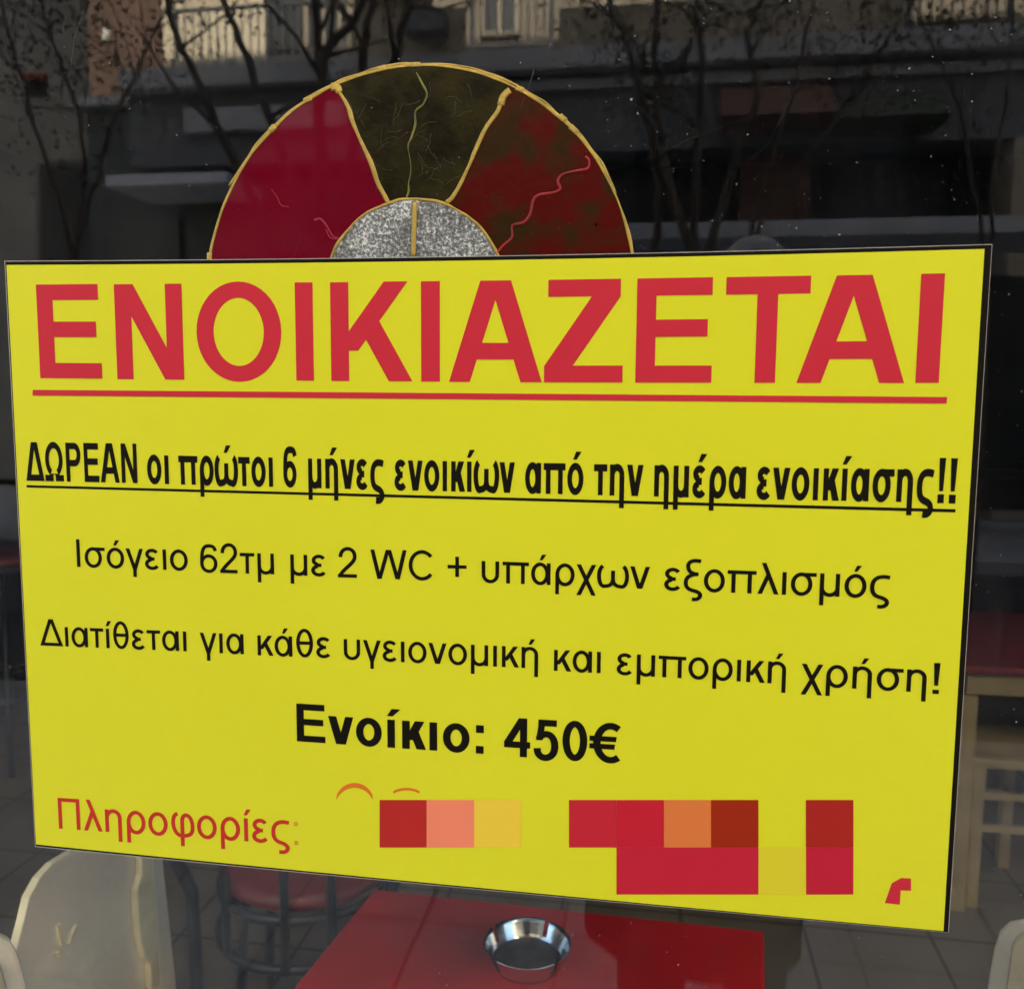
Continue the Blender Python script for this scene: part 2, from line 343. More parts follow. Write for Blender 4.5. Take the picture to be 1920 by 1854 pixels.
# ------------------------------------------------------------------ lettering
def arc(cx, cy, rx, ry, a0, a1, n=None):
    n = n or max(6, int(abs(a1 - a0) / 9))
    return [(cx + rx * math.cos(R_(a0 + (a1 - a0) * i / n)), cy + ry * math.sin(R_(a0 + (a1 - a0) * i / n))) for i in range(n + 1)]
def bez(p0, c1, c2, p3, n=10):
    r = []
    for i in range(n + 1):
        t = i / n; s = 1 - t
        r.append((s**3 * p0[0] + 3 * s * s * t * c1[0] + 3 * s * t * t * c2[0] + t**3 * p3[0], s**3 * p0[1] + 3 * s * s * t * c1[1] + 3 * s * t * t * c2[1] + t**3 * p3[1]))
    return r
class Pen:
    """draws one glyph as quads; wv = thickness of upright strokes, wh = of level ones (em units)"""
    def __init__(s, wv, wh): s.wv, s.wh, s.a, s.b = wv, wh, wv / 2, wh / 2; s.strokes = []
    def line(s, pts, closed=False):
        q = []
        for p in pts:
            if not q or abs(p[0] - q[-1][0]) + abs(p[1] - q[-1][1]) > 1e-6: q.append(p)
        if closed and abs(q[0][0] - q[-1][0]) + abs(q[0][1] - q[-1][1]) < 1e-6: q.pop()
        N = len(q); L = []; Rr = []
        for i in range(N):
            p0 = q[i - 1] if (i > 0 or closed) else q[i]; p1 = q[(i + 1) % N] if (i < N - 1 or closed) else q[i]
            d0 = (q[i][0] - p0[0], q[i][1] - p0[1]); d1 = (p1[0] - q[i][0], p1[1] - q[i][1])
            def nrm(d):
                k = math.hypot(*d); return (0, 0) if k < 1e-9 else (-d[1] / k, d[0] / k)
            n0, n1 = nrm(d0), nrm(d1); nx, ny = n0[0] + n1[0], n0[1] + n1[1]; k = math.hypot(nx, ny) or 1; nx /= k; ny /= k
            ref = n1 if n1 != (0, 0) else n0; m = 1 / max(.5, nx * ref[0] + ny * ref[1])
            ox, oy = nx * s.a * m, ny * s.b * m
            L.append((q[i][0] + ox, q[i][1] + oy)); Rr.append((q[i][0] - ox, q[i][1] - oy))
        quads = []
        for i in range(N if closed else N - 1):
            j = (i + 1) % N; quads.append((L[i], L[j], Rr[j], Rr[i]))
        s.strokes.append(quads)
    def V(s, x, y0, y1): s.strokes.append([((x - s.a, y0), (x + s.a, y0), (x + s.a, y1), (x - s.a, y1))])
    def H(s, y, x0, x1): s.strokes.append([((x0, y - s.b), (x1, y - s.b), (x1, y + s.b), (x0, y + s.b))])
    def par(s, x0, y0, x1, y1, hw):
        h = hw / 2; s.strokes.append([((x0 - h, y0), (x0 + h, y0), (x1 + h, y1), (x1 - h, y1))])
    def quad(s, *p): s.strokes.append([tuple(p)])
    def ring(s, x0, x1, y0, y1):
        s.line(arc((x0 + x1) / 2, (y0 + y1) / 2, (x1 - x0) / 2 - s.a, (y1 - y0) / 2 - s.b, 0, 360, 44), True)
    def accent(s, x, y=.585):
        h = s.wv * .62; s.strokes.append([((x - h, y), (x - h + h * 1.25, y), (x + h * 1.9, y + .135), (x - h * .1 + .01, y + .135))])
CAP, XH, OV = .716, .519, .012
def glyph(ch, bold):
    p = Pen(.140, .118) if bold else Pen(.095, .084)
    a, b, wv, wh = p.a, p.b, p.wv, p.wh
    acc = {'ά': 'α', 'έ': 'ε', 'ή': 'η', 'ί': 'ι', 'ό': 'ο', 'ώ': 'ω'}
    base = acc.get(ch, ch); adv = .556
    if base in 'Ε': 
        adv = .667; L, T = .075, CAP; p.V(L + a, 0, T); p.H(b, L + wv, .622); p.H(T - b, L + wv, .612); p.H(.375, L + wv, .585)
    elif base == 'Ν':
        adv = .722; p.V(.075 + a, 0, CAP); p.V(.647 - a, 0, CAP); hw = wv * 1.12; p.par(.647 - hw / 2 - .004, 0, .075 + hw / 2 + .004, CAP, hw)
    elif base == 'Ο': adv = .778; p.ring(.045, .733, -OV, CAP + OV)
    elif base == 'Ι': adv = .278; p.V(.139, 0, CAP)
    elif base == 'Κ':
        adv = .70; p.V(.075 + a, 0, CAP); hw = wv * 1.28
        x0, y0, x1, yt = .075 + wv - hw * .10, (.222 if bold else .25), .685 - hw / 2 - .02, .435
        p.par(x0, y0, x1, CAP, hw); p.par(.70 - hw / 2, 0, x0 + (x1 - x0) * (yt - y0) / (CAP - y0), yt, hw)
    elif base in 'ΑΔ':
        adv = .70; hw = wv * 1.12; c = .35
        p.par(.005 + hw / 2, 0, c - hw * (.22 if bold else .12), CAP, hw); p.par(.695 - hw / 2, 0, c + hw * (.22 if bold else .12), CAP, hw)
        if base == 'Α': p.H(.22, .13 + (.03 if bold else 0), .57 - (.03 if bold else 0))
        else: p.H(b, .06, .64)
    elif base == 'Ζ':
        adv = .62; p.H(CAP - b, .045, .575); p.H(b, .02, .60)
        hw = wv * 1.5; p.par(.02 + hw / 2, wh * .98, .578 - hw / 2, CAP - wh * .98, hw)
    elif base == 'Τ': adv = .611; p.H(CAP - b, .02, .591); p.V(.3055, 0, CAP - wh)
    elif base == 'Π': adv = .72; p.V(.08 + a, 0, CAP - wh); p.V(.64 - a, 0, CAP - wh); p.H(CAP - b, .08, .64)
    elif base == 'Ρ':
        adv = .667; p.V(.077 + a, 0, CAP); y0, y1 = .285, CAP; r = (y1 - y0) / 2
        p.line([(.077 + wv, y1 - b), (.40, y1 - b)] + arc(.40, (y0 + y1) / 2, .222 - a, r - b, 90, -90, 16) + [(.40, y0 + b), (.077 + wv, y0 + b)])
    elif base == 'Ω':
        adv = .75; p.line(arc(.375, .40, .325 - a, .328 - b, -62, 242, 40)); 
        p.H(b, .03, .335); p.H(b, .415, .72); p.V(.30, wh, .14); p.V(.45, wh, .14)
    elif base == 'W':
        adv = .944; hw = wv * 1.08
        p.par(.235, 0, .06, CAP, hw); p.par(.245, 0, .455, CAP, hw); p.par(.70, 0, .49, CAP, hw); p.par(.71, 0, .885, CAP, hw)
    elif base == 'C':
        adv = .722; p.line(arc(.385, .358, .34 - a, .37 - b, 40, 320, 36))
    elif base == 'ο': p.ring(.036, .520, -OV, XH + OV)
    elif base == 'ι': adv = .222 if not bold else .278; p.V(adv / 2, 0, XH)
    elif base == 'π':
        adv = .70; p.H(XH - b, .02, .68); p.V(.16, 0, XH - wh); p.V(.53, 0, XH - wh)
    elif base == 'ρ':
        adv = .57; p.ring(.06, .535, -OV, XH + OV); p.V(.06 + a, -.21, .26)
    elif base == 'ω':
        adv = .80; rx = .20 - a
        for s_ in (1, -1):
            f = lambda q: [(.40 + s_ * (x - .40), y) for x, y in q]
            p.line(f(bez((.155, XH - .015), (.0, .42), (.0 + a, -.03), (.21, -OV + b), 14) + bez((.21, -OV + b), (.32, -.01 + b), (.40, .08), (.40, .22), 8) + [(.40, .40)]))
    elif base == 'τ': adv = .42; p.H(XH - b, .015, .405); p.V(.21, 0, XH - wh)
    elif base == '6':
        p.ring(.040, .515, -OV, .462)
        p.line(bez((.040 + a, .225), (.040 + a, .55), (.13, CAP - b), (.285, CAP - b), 14) + bez((.285, CAP - b), (.38, CAP - b), (.44, .66), (.465, .545), 8))
    elif base in 'μυ':
        adv = .576; l0, r0 = .066 + a, .510 - a
        if base == 'μ': p.V(l0, -.21, XH); p.V(r0, 0, XH)
        else: p.V(l0, .2, XH); p.V(r0, .2, XH)
        c = (l0 + r0) / 2; p.line(arc(c, .2, r0 - c, .2 + OV - b, 180, 360, 20))
    elif base == 'η':
        l0, r0 = .066 + a, .49 - a; p.V(l0, 0, XH); p.V(r0, -.21, .33); c = (l0 + r0) / 2
        p.line(arc(c, .33, r0 - c, XH + OV - .33 - b, 0, 180, 20))
    elif base == 'ν':
        adv = .50; hw = wv * 1.1; k = hw * .1; p.par(.25 - k, 0, .012 + hw / 2, XH, hw); p.par(.25 + k, 0, .488 - hw / 2, XH, hw)
    elif base == 'ε':
        adv = .46; p.line(arc(.235, .388, .185 - a, .143 - b, 25, 262, 20)); p.line(arc(.235, .138, .20 - a, .15 - b, 98, 335, 20))
        p.H(.268, .20, .30)
    elif base == 'ς':
        adv = .49; p.line(bez((.465, XH - b - .005), (.36, XH + OV - b + .01), (.04 + a, .53), (.04 + a, .25), 14) + bez((.04 + a, .25), (.04 + a, .10), (.16, .045), (.28, .02), 10) +
               bez((.28, .02), (.40, -.01), (.46, -.07), (.41, -.14), 8) + bez((.41, -.14), (.37, -.19), (.30, -.195), (.22, -.185), 6))
    elif base == 'κ':
        adv = .50; p.V(.066 + a, 0, XH); hw = wv * 1.25; x0, y0, x1, yt = .066 + wv - hw * .05, .165, .475 - hw / 2, .325
        p.par(x0, y0, x1, XH, hw); p.par(.505 - hw / 2, 0, x0 + (x1 - x0) * (yt - y0) / (XH - y0), yt, hw)
    elif base == 'α':
        adv = .578; p.ring(.036, .485, -OV, XH + OV); p.V(.52 - a, 0, XH)
    elif base == 'σ': adv = .617; p.ring(.036, .520, -OV, XH + OV * .5); p.H(XH - b, .28, .605)
    elif base == 'γ':
        adv = .50; hw = wv * 1.08; p.par(.25, -.02, .012 + hw / 2, XH, hw); p.par(.25, -.02, .488 - hw / 2, XH, hw); p.V(.25, -.21, .02)
    elif base == 'χ':
        adv = .50; hw = wv * 1.15; p.par(.49 - hw / 2, -.21, .01 + hw / 2, XH, hw); p.par(.01 + hw / 2, -.21, .49 - hw / 2, XH, hw)
    elif base == 'ξ':
        adv = .46; p.line(bez((.42, .70), (.20, .75), (.05 + a, .66), (.08 + a, .54), 12) + bez((.08 + a, .54), (.10 + a, .43), (.25, .40), (.37, .40), 10))
        p.line(bez((.37, .40), (.22, .40), (.03 + a, .35), (.03 + a, .20), 10) + bez((.03 + a, .20), (.03 + a, .06), (.18, .03), (.28, .01), 10) +
               bez((.28, .01), (.41, -.02), (.45, -.08), (.40, -.14), 8) + bez((.40, -.14), (.36, -.19), (.30, -.195), (.23, -.185), 6))
    elif base == 'λ':
        adv = .50; hw = wv * 1.08; p.par(.49 - hw / 2, 0, .14, CAP - .0, hw); p.par(.012 + hw / 2, 0, .255, .46, hw)
    elif base == 'θ':
        adv = .556; p.ring(.05, .506, -OV, CAP + OV); p.H(.36, .05 + wv * .8, .506 - wv * .8)
    elif base == 'φ':
        adv = .66; p.line(bez((.22, XH + .005), (.03, .50), (.03 + a, .0), (.33, -OV + b), 16) + bez((.33, -OV + b), (.56, -OV + b), (.64 - a, .12), (.63 - a, .28), 10) +
               bez((.63 - a, .28), (.62 - a, .54), (.33, .58), (.33, .36), 14)); p.V(.33, -.21, .36)
    elif base == '2':
        p.line(bez((.05 + a, .50), (.05 + a, .78), (.50 - a, .78), (.50 - a, .52), 16) + bez((.50 - a, .52), (.50 - a, .36), (.20, .25), (.09, wh * .7), 12)); p.H(b, .03, .503)
    elif base == '0': p.ring(.040, .515, -OV, CAP + OV)
    elif base == '4':
        p.V(.40, 0, CAP); p.H(.165 + b, .02, .53); hw = wv * 1.15; p.par(.02 + hw / 2, .165 + wh * .9, .40 - a * .2, CAP, hw)
    elif base == '5':
        p.H(CAP - b, .13, .485); p.quad((.085, .335), (.085 + wv * .9, .335), (.13 + wv * .9, CAP - wh), (.13, CAP - wh))
        p.line(bez((.085 + a * .8, .355), (.20, .50), (.52 - a, .50), (.52 - a, .23), 14) + bez((.52 - a, .23), (.52 - a, -.05), (.10, -.05), (.04 + a, .185), 14))
    elif base == '€':
        adv = .60; p.line(arc(.40, .358, .33 - a, .37 - b, 55, 305, 32)); t = wh * .8
        for y in (.43, .29): p.strokes.append([((.0, y - t / 2), (.50 - (.43 - y) * .2, y - t / 2), (.515 - (.43 - y) * .2, y + t / 2), (.0, y + t / 2))])
    elif base == ':':
        adv = .30; 
        for y in (0, XH - wv): p.strokes.append([((.15 - a, y), (.15 + a, y), (.15 + a, y + wv), (.15 - a, y + wv))])
    elif base == '!':
        adv = .30; p.strokes.append([((.15 - a, 0), (.15 + a, 0), (.15 + a, wv), (.15 - a, wv))]); p.quad((.15 - a * .6, .19), (.15 + a * .6, .19), (.15 + a, CAP), (.15 - a, CAP))
    elif base == '+': adv = .584; p.H(.345, .05, .53); p.V(.29, .1, .345 - b); p.V(.29, .345 + b, .59)
    elif base == ' ': adv = .25
    if ch in acc: p.accent({'α': .30, 'ε': .27, 'η': .30, 'ι': adv / 2 + .01, 'ο': .29, 'ω': .41}[base])
    return p.strokes, adv

SX0, SZ0, SW, SH = 0.0, 1.6053, .75, .50           # the notice on the glass
Y_BOARD = -.0016
def word(mb, text, pl, pr, cap, bold, track=0., fit=True):
    """one word of lettering, its ink reaching from pixel pl to pixel pr along the baseline; cap = capital height in metres"""
    A, B = at_y(*pl, Y_BOARD), at_y(*pr, Y_BOARD)
    x = 0; items = []; xmin, xmax = 9e9, -9e9
    for ch in text:
        st, adv = glyph(ch, bold)
        for quads in st:
            qq = [[(px + x, py) for px, py in q] for q in quads]; items.append(qq)
            for q in qq:
                for px, _ in q: xmin = min(xmin, px); xmax = max(xmax, px)
        x += adv + track
    sx = (B.x - A.x) / (xmax - xmin); sy = cap / CAP; sl = (B.z - A.z) / (B.x - A.x)
    for k, qq in enumerate(items):
        y = Y_BOARD - .00025 - .00003 * (k % 5)
        for q in qq:
            pts = [(A.x + (px - xmin) * sx, y, A.z + (px - xmin) * sx * sl + py * sy) for px, py in q]
            mb.poly(pts)
def bar(mb, p0, p1, p2, p3, dy=.0004):
    mb.poly([at_y(*p, Y_BOARD) + Vector((0, -dy, 0)) for p in (p0, p1, p2, p3)])

sign = thing('rental_notice', 'bright yellow Greek rental notice with red heading and black text, stuck on the glass', 'sign', (SX0 + SW / 2, Y_BOARD, SZ0 - SH))
# slight bow of the cut sheet, as its top edge shows
def edge_pts(c, n=10, bow=(0, 0, 0, 0)):
    out = []
    for i in range(4):
        p, q = Vector(c[i]), Vector(c[(i + 1) % 4])
        for k in range(n):
            t = k / n; e = p.lerp(q, t); d = (q - p).normalized(); nrm = Vector((-d.y, d.x)); e = e + nrm * (bow[i] * 4 * t * (1 - t)); out.append((e.x, e.y))
    return out
outer_px = edge_pts([(7, 489), (1861.5, 457.5), (1779.5, 1749.5), (64.5, 1588)], bow=(6, 0, -2, 0))
mid_px = edge_pts([(9, 490.5), (1860, 459), (1778, 1748), (66, 1586)], bow=(6, 0, -2, 0))
inner_px = edge_pts([(12, 497), (1846, 467), (1769, 1745), (67.5, 1582.5)], bow=(6, 0, -2, 0))
def sheet(px, y0, y1): return MB().prism([Vector((at_y(u, v, Y_BOARD).x, y0, at_y(u, v, Y_BOARD).z)) for u, v in px], Vector((0, y1 - y0, 0)))
sheet(outer_px, -.0008, -.0003).build('film_edge', 'film', sign)
sheet(mid_px, -.0012, -.0008).build('border', 'black_ink', sign)
sheet(inner_px, Y_BOARD, -.0012).build('panel', 'yellow', sign)

mb = MB()
CT = .0749
for ch, xl, xr, yl, yr in (('Ε', 76, 192.5, 709, 710), ('Ν', 220.5, 346, 711, 712), ('Ι', 556, 589, 713.5, 714), ('Κ', 621.5, 773.5, 714.5, 715), ('Ι', 790, 825, 715.5, 715.5),
                           ('Α', 842, 1016, 716, 717), ('Ζ', 1020, 1167, 717, 717.2), ('Ε', 1191, 1333.5, 717.5, 717.5), ('Α', 1493, 1695, 718, 718.3), ('Ι', 1716, 1760, 718, 718)):
    word(mb, ch, (xl, yl), (xr, yr), CT, True)
word(mb, 'Ο', (371.5, 713), (529.5, 713), CT, True)
word(mb, 'Τ', (1356, 717.8), (1512.5, 717.8), CT, True)
mb.build('heading_lettering', 'red_ink', sign)
mb = MB(); bar(mb, (61.5, 741.5), (1774.5, 756.5), (1775.5, 744.5), (62, 731)); mb.build('heading_underline', 'red_ink', sign)

mb = MB()
for t, xl, xr, yl, yr in (('ΔΩΡΕΑΝ', 50, 258.5, 901, 905.5), ('οι', 277, 317.5, 906.5, 907.5), ('πρώτοι', 336, 512.5, 908, 912.5), ('6', 532, 557.5, 912.5, 913), ('μήνες', 578.5, 721, 914.5, 918.5),
                          ('ενοικίων', 740, 965, 918.5, 924), ('από', 984.5, 1093.5, 924.5, 927), ('την', 1113, 1205.5, 928, 930), ('ημέρα', 1226, 1397.5, 930.5, 934.8),
                          ('ενοικίασης', 1418, 1750, 935.5, 942), ('!', 1757, 1769, 943, 943.2), ('!', 1778.5, 1791, 943.6, 944)):
    word(mb, t, (xl, yl), (xr, yr), .0320, True)
mb.build('lettering', 'black_ink', sign)
mb = MB(); bar(mb, (50, 913.8), (1791, 960.5), (1791.5, 954.5), (50, 909.3), .0002); mb.build('underline', 'black_ink', sign)
mb = MB()
for t, xl, xr, yl, yr in (('Ισόγειο', 145, 353, 1062.5, 1069.5), ('62τμ', 376, 514.5, 1072.5, 1076.5), ('με', 545, 611, 1078, 1080), ('2', 634, 669.5, 1082, 1083), ('WC', 695, 811, 1084.5, 1087.5),
                          ('+', 839.5, 875, 1088.5, 1089.5), ('υπάρχων', 903, 1218, 1091.5, 1104), ('εξοπλισμός', 1245, 1667.5, 1106, 1122)):
    word(mb, t, (xl, yl), (xr, yr), .0232, False)
mb.build('lettering', 'black_ink', sign)
mb = MB()
for t, xl, xr, yl, yr in (('Διατίθεται', 76, 350.5, 1209.5, 1220.5), ('για', 375.5, 457.5, 1222.5, 1226), ('κάθε', 483.5, 619.5, 1228, 1233), ('υγειονομική', 645, 1009, 1235.5, 1253), ('και', 1038.5, 1126, 1257, 1261.5),
                          ('εμπορική', 1156, 1473, 1264, 1282), ('χρήση', 1501.5, 1736, 1284.5, 1298), ('!', 1748, 1760, 1300, 1300.5)):
    word(mb, t, (xl, yl), (xr, yr), .0229, False)
mb.build('lettering', 'black_ink', sign)
mb = MB()
word(mb, 'Ενοίκιο:', (557, 1389), (907, 1412.5), .0318, True); word(mb, '450€', (945, 1416.5), (1163, 1430.5), .0313, True)
mb.build('price_lettering', 'black_ink', sign)
mb = MB(); word(mb, 'Πληροφορίες', (111, 1552.5), (543.5, 1582), .0277, False); mb.build('contact_lettering', 'red_ink_small', sign)
mb = MB(); word(mb, ':', (552, 1583), (559.5, 1583.5), .0277, False); mb.build('contact_lettering', mat('faded_orange_ink', (.62, .30, .02), .45), sign)
# contact number hidden by a pixel mosaic, its squares added as flat patches of red, pink, orange and brown, the tops of two digits and a corner of a third
def patch(x0, x1, y0, y1, c):
    m_ = mat('mosaic_patch', c, .45, spec=.2); q = MB(); bar(q, (x0, y1), (x1, y1), (x1, y0), (x0, y0), .0003); q.build('number_patch', m_, sign)
for x0, x1, y0, y1, c in ((712, 800, 1499, 1588, (.46, .022, .018)), (800.2, 889, 1499, 1588, (.86, .24, .13)), (889.2, 977, 1499, 1588, (.82, .58, .05)),
        (1067, 1156, 1499, 1588, (.53, .019, .033)), (1156.2, 1245, 1499, 1587.8, (.54, .014, .031)), (1245.2, 1333, 1499, 1587.8, (.70, .19, .045)), (1333.2, 1422, 1499, 1587.8, (.33, .022, .004)),
        (1511, 1600, 1499, 1587.8, (.39, .018, .012)), (1156, 1422, 1588, 1676, (.53, .016, .036)), (1422.2, 1511, 1588, 1676, (.69, .60, .025)), (1511.2, 1600, 1588, 1676, (.51, .014, .036))):
    patch(x0, x1, y0, y1, c)
m_top = mat('soft_orange_ink', (.70, .17, .02), .45, spec=.2)
q = MB()
def arc_band(cx, cy, rx, ry, a0, a1, t):
    P = arc(cx, cy, rx, ry, a0, a1, 20); Q = arc(cx, cy + t, rx, ry, a0, a1, 20)
    for i in range(20): bar(q, P[i], P[i + 1], Q[i + 1], Q[i], .0003)
arc_band(665, 1503, 36, 36, 200, 340, 9)
arc_band(762, 1505, 40, 29, 232, 308, 5)
q.build('number_patch', m_top, sign)
q = MB(); bar(q, (1659, 1692), (1687, 1695), (1690, 1645), (1672, 1655), .0003); bar(q, (1688, 1668), (1708, 1669), (1708, 1646), (1690, 1645), .00033); q.build('number_patch', 'red_ink', sign)

# ------------------------------------------------------------------ painted half-round decoration on the glass
YD = -.0003
dec = thing('painted_sunburst', 'hand painted half-round sunburst in red, olive and silver with gold outlines, above the notice', 'window painting', (.34, YD, 1.6))
DC = (.274 * 1.25, SZ0 - .0245 * 1.25); RO, RI = .1332 * 1.25, .0568 * 1.25
def dpx(u, v, y=YD): return at_y(u, v, y)
def crop7(x, y): return (380 + x / 2.3415, 110 + y / 2.3415)
LEFT = [crop7(*p) for p in ((575, 120), (600, 150), (640, 215), (660, 280), (700, 370), (740, 460), (770, 545), (800, 610), (815, 634))]
RIGHT = [crop7(*p) for p in ((1338, 145), (1310, 200), (1290, 240), (1240, 310), (1200, 400), (1170, 470), (1130, 550), (1100, 605), (1072, 635))]
def ang(P): return math.degrees(math.atan2(P.z - DC[1], P.x - DC[0]))
def circ(r, a0, a1, n=40): return [Vector((DC[0] + r * math.cos(R_(a0 + (a1 - a0) * i / n)), YD, DC[1] + r * math.sin(R_(a0 + (a1 - a0) * i / n)))) for i in range(n + 1)]
lp = [dpx(*p) for p in LEFT]; rp = [dpx(*p) for p in RIGHT]
def panel(name, pts, m): 
    return MB().prism(pts, Vector((0, .0002, 0))).build(name, m, dec)
panel('red_panel', lp + circ(RI, ang(lp[-1]), 200)  + circ(RO, 200, ang(lp[0])), 'redpaint')
panel('olive_panel', lp + circ(RI, ang(lp[-1]), ang(rp[-1]))[1:-1] + rp[::-1] + circ(RO, ang(rp[0]), ang(lp[0]))[1:-1], 'olive')
panel('rust_panel', rp + circ(RI, ang(rp[-1]), -20) + circ(RO, -20, ang(rp[0])), 'rust')
panel('silver_panel', circ(RI, -20, 200, 60), 'foil')
def wob(pts, amp, r0, r1, mbx, sub=4):
    P = []; 
    for i in range(len(pts) - 1):
        p0, p1, p2, p3 = pts[max(i - 1, 0)], pts[i], pts[i + 1], pts[min(i + 2, len(pts) - 1)]
        for k in range(sub):
            t = k / sub; P.append(p1 + ((p2 - p0) * t + (p0 * 2 - p1 * 5 + p2 * 4 - p3) * t * t + (p1 * 3 - p0 - p2 * 3 + p3) * t ** 3) * .5)
    P.append(pts[-1])
    def sm(k=4):
        c_ = [random.uniform(-1, 1) for _ in range(len(P) // k + 3)]
        out = []
        for i in range(len(P)):
            f = i / k; a0 = int(f); f -= a0; f = f * f * (3 - 2 * f); out.append(c_[a0] * (1 - f) + c_[a0 + 1] * f)
        return out
    nx, nz, nr = sm(), sm(), sm(5)
    P = [p + Vector((1.3 * amp * nx[i], -.0003, 1.3 * amp * nz[i])) for i, p in enumerate(P)]
    rr = [(r0 + r1) / 2 + (r1 - r0) * .62 * nr[i] * abs(nr[i]) for i in range(len(P))]
    mbx.tube(P, rr, 6, flat=1)
g = MB()
DY = Vector((0, .0004, 0))
def flat_tubes(mbx, lift):
    for v in mbx.bm.verts: v.co.y = YD - lift + (v.co.y - YD) * .10
wob(circ(RO, 200, -20, 80), .0003, .0007, .0015, g, 2); wob(circ(RO + .0014, 150, 25, 60), .0006, .0003, .0010, g, 2)
wob(circ(RI, 200, -20, 60), .0003, .0006, .0012, g, 2)
wob(lp, .0003, .0012, .0020, g); wob(rp, .0003, .0012, .0020, g)
wob([dpx(*crop7(*p)) for p in ((932, 632), (930, 720), (926, 800), (925, 868))], .0002, .0015, .0021, g)
wob([dpx(*crop7(*p)) for p in ((565, 125), (590, 128), (600, 150))], .0002, .002, .003, g); wob([dpx(*crop7(*p)) for p in ((1350, 140), (1320, 165), (1308, 205))], .0002, .002, .003, g)
for a_ in (97, 90, 88, 47, 43, 168, 172, 130, 118, 60):
    wob(circ(RO + .0006, a_, a_ + 2.2, 4), .0004, .0016, .0025, g, 1)
flat_tubes(g, .0003); g.build('gold_outline', 'gold', dec, smooth=True)
g = MB(); wob([dpx(*crop7(*p)) for p in ((940, 62), (965, 110), (985, 155), (970, 200), (935, 235), (935, 290), (915, 350), (900, 385), (910, 450), (915, 500), (903, 545), (905, 580), (898, 610))], .0003, .0003, .0012, g)
flat_tubes(g, .0003); g.build('yellow_vein', 'yellowline', dec, smooth=True)
g = MB(); wob([dpx(*crop7(*p)) for p in ((1680, 432), (1697, 450), (1690, 482), (1640, 495), (1580, 510), (1560, 540), (1570, 570), (1545, 590), (1480, 600), (1450, 625), (1440, 680), (1410, 720), (1360, 735), (1360, 785), (1320, 820), (1290, 858))], .0002, .0006, .0013, g)
flat_tubes(g, .0003); g.build('red_vein', 'redline', dec, smooth=True)
g = MB(); wob([dpx(*crop7(*p)) for p in ((490, 712), (520, 708), (550, 740), (570, 780), (598, 790))], .0005, .0003, .0009, g); wob([dpx(*crop7(*p)) for p in ((545, 750), (560, 785), (592, 795))], .0004, .0003, .0006, g)
flat_tubes(g, .0003); g.build('crimson_vein', 'crimsonline', dec, smooth=True)
g = MB()
wob([dpx(*crop7(*p)) for p in ((300, 575), (325, 610), (345, 645), (380, 655))], .0006, .0002, .0006, g)
flat_tubes(g, .0003); g.build('crimson_vein', 'crimsonline', dec, smooth=True)
# fine crackle lines in the olive and rust panels
g = MB()
for _ in range(46):
    u, v = random.uniform(660, 900), random.uniform(170, 360)
    P = dpx(u, v); a_ = random.uniform(0, 6.28); pts = [P]
    for k in range(5): a_ += random.uniform(-.5, .5); pts.append(pts[-1] + Vector((math.cos(a_), 0, math.sin(a_))) * random.uniform(.0015, .004))
    q_ = [p for p in pts]
    if all(RI + .004 < math.hypot(p.x - DC[0], p.z - DC[1]) < RO - .004 and 66 < ang(p) < 112 for p in q_): wob(q_, .0002, .00008, .0002, g, 1)
flat_tubes(g, .0002); g.build('crackle_lines', mat('pale_crackle', (.042, .040, .015), .5), dec, smooth=True)

# ------------------------------------------------------------------ red table and ashtray just behind the glass
tb = thing('red_table', 'small square red table behind the window, under the steel ashtray', 'table', (.39, .31, 0))
TX0, TX1, TY0, TY1 = .098, .688, .03, .583
MB().prism([Vector((.040, .03, .715)), Vector((.636, .03, .715)), Vector((.697, .590, .715)), Vector((.113, .602, .715))], Vector((0, 0, .025))).build('tabletop', 'table_red', tb, bevel=.004)
MB().box(TX0 + .05, TX1 - .05, TY0 + .05, TY1 - .05, .64, .7145).build('apron', 'dark_wood', tb, bevel=.003)
for x in (TX0 + .06, TX1 - .06):
    for y in (TY0 + .06, TY1 - .06): MB().box(x - .02, x + .02, y - .02, y + .02, 0, .6395).build('leg', 'dark_wood', tb, bevel=.003)
AC = at_z(988, 1805, .742); 
ash = thing('ashtray', 'round stainless steel ashtray with notched rim on the red table', 'ashtray', (AC.x, AC.y, .7402))
rA = .0585; n_ = 144
prof_o = [(.0, .0015), (.040, .0005), (.0445, .002), (.050, .012), (.0565, .026), (rA, .0312), (rA + .0006, .0322)]
prof_i = [(rA + .0006, .0322), (rA - .0008, .0326), (.0552, .0275), (.049, .013), (.0440, .0045), (.0405, .0028), (.0, .0026)]
notches = [R_(68), R_(152), R_(230), R_(318)]
def is_notch(k): 
    a_ = 2 * math.pi * (k + .5) / n_
    return any(abs((a_ - t + math.pi) % (2 * math.pi) - math.pi) < R_(3.8) for t in notches)
bm_ = MB(); full = prof_o + prof_i[1:]
bm_.lathe(full, (AC.x, AC.y, .7402), n_, notch=lambda i, k: is_notch(k) and 3 <= i <= 8)
bm_.build('bowl', 'steel', ash, smooth=True, weld=True)
bm_ = MB(); bm_.lathe([(.0, .0034), (.036, .0036), (.0405, .0043), (.0437, .0062), (.0462, .0092)], (AC.x, AC.y, .7402), 48, notch=lambda i, k: False); bm_.build('sooty_base', 'steel_dull', ash, smooth=True)

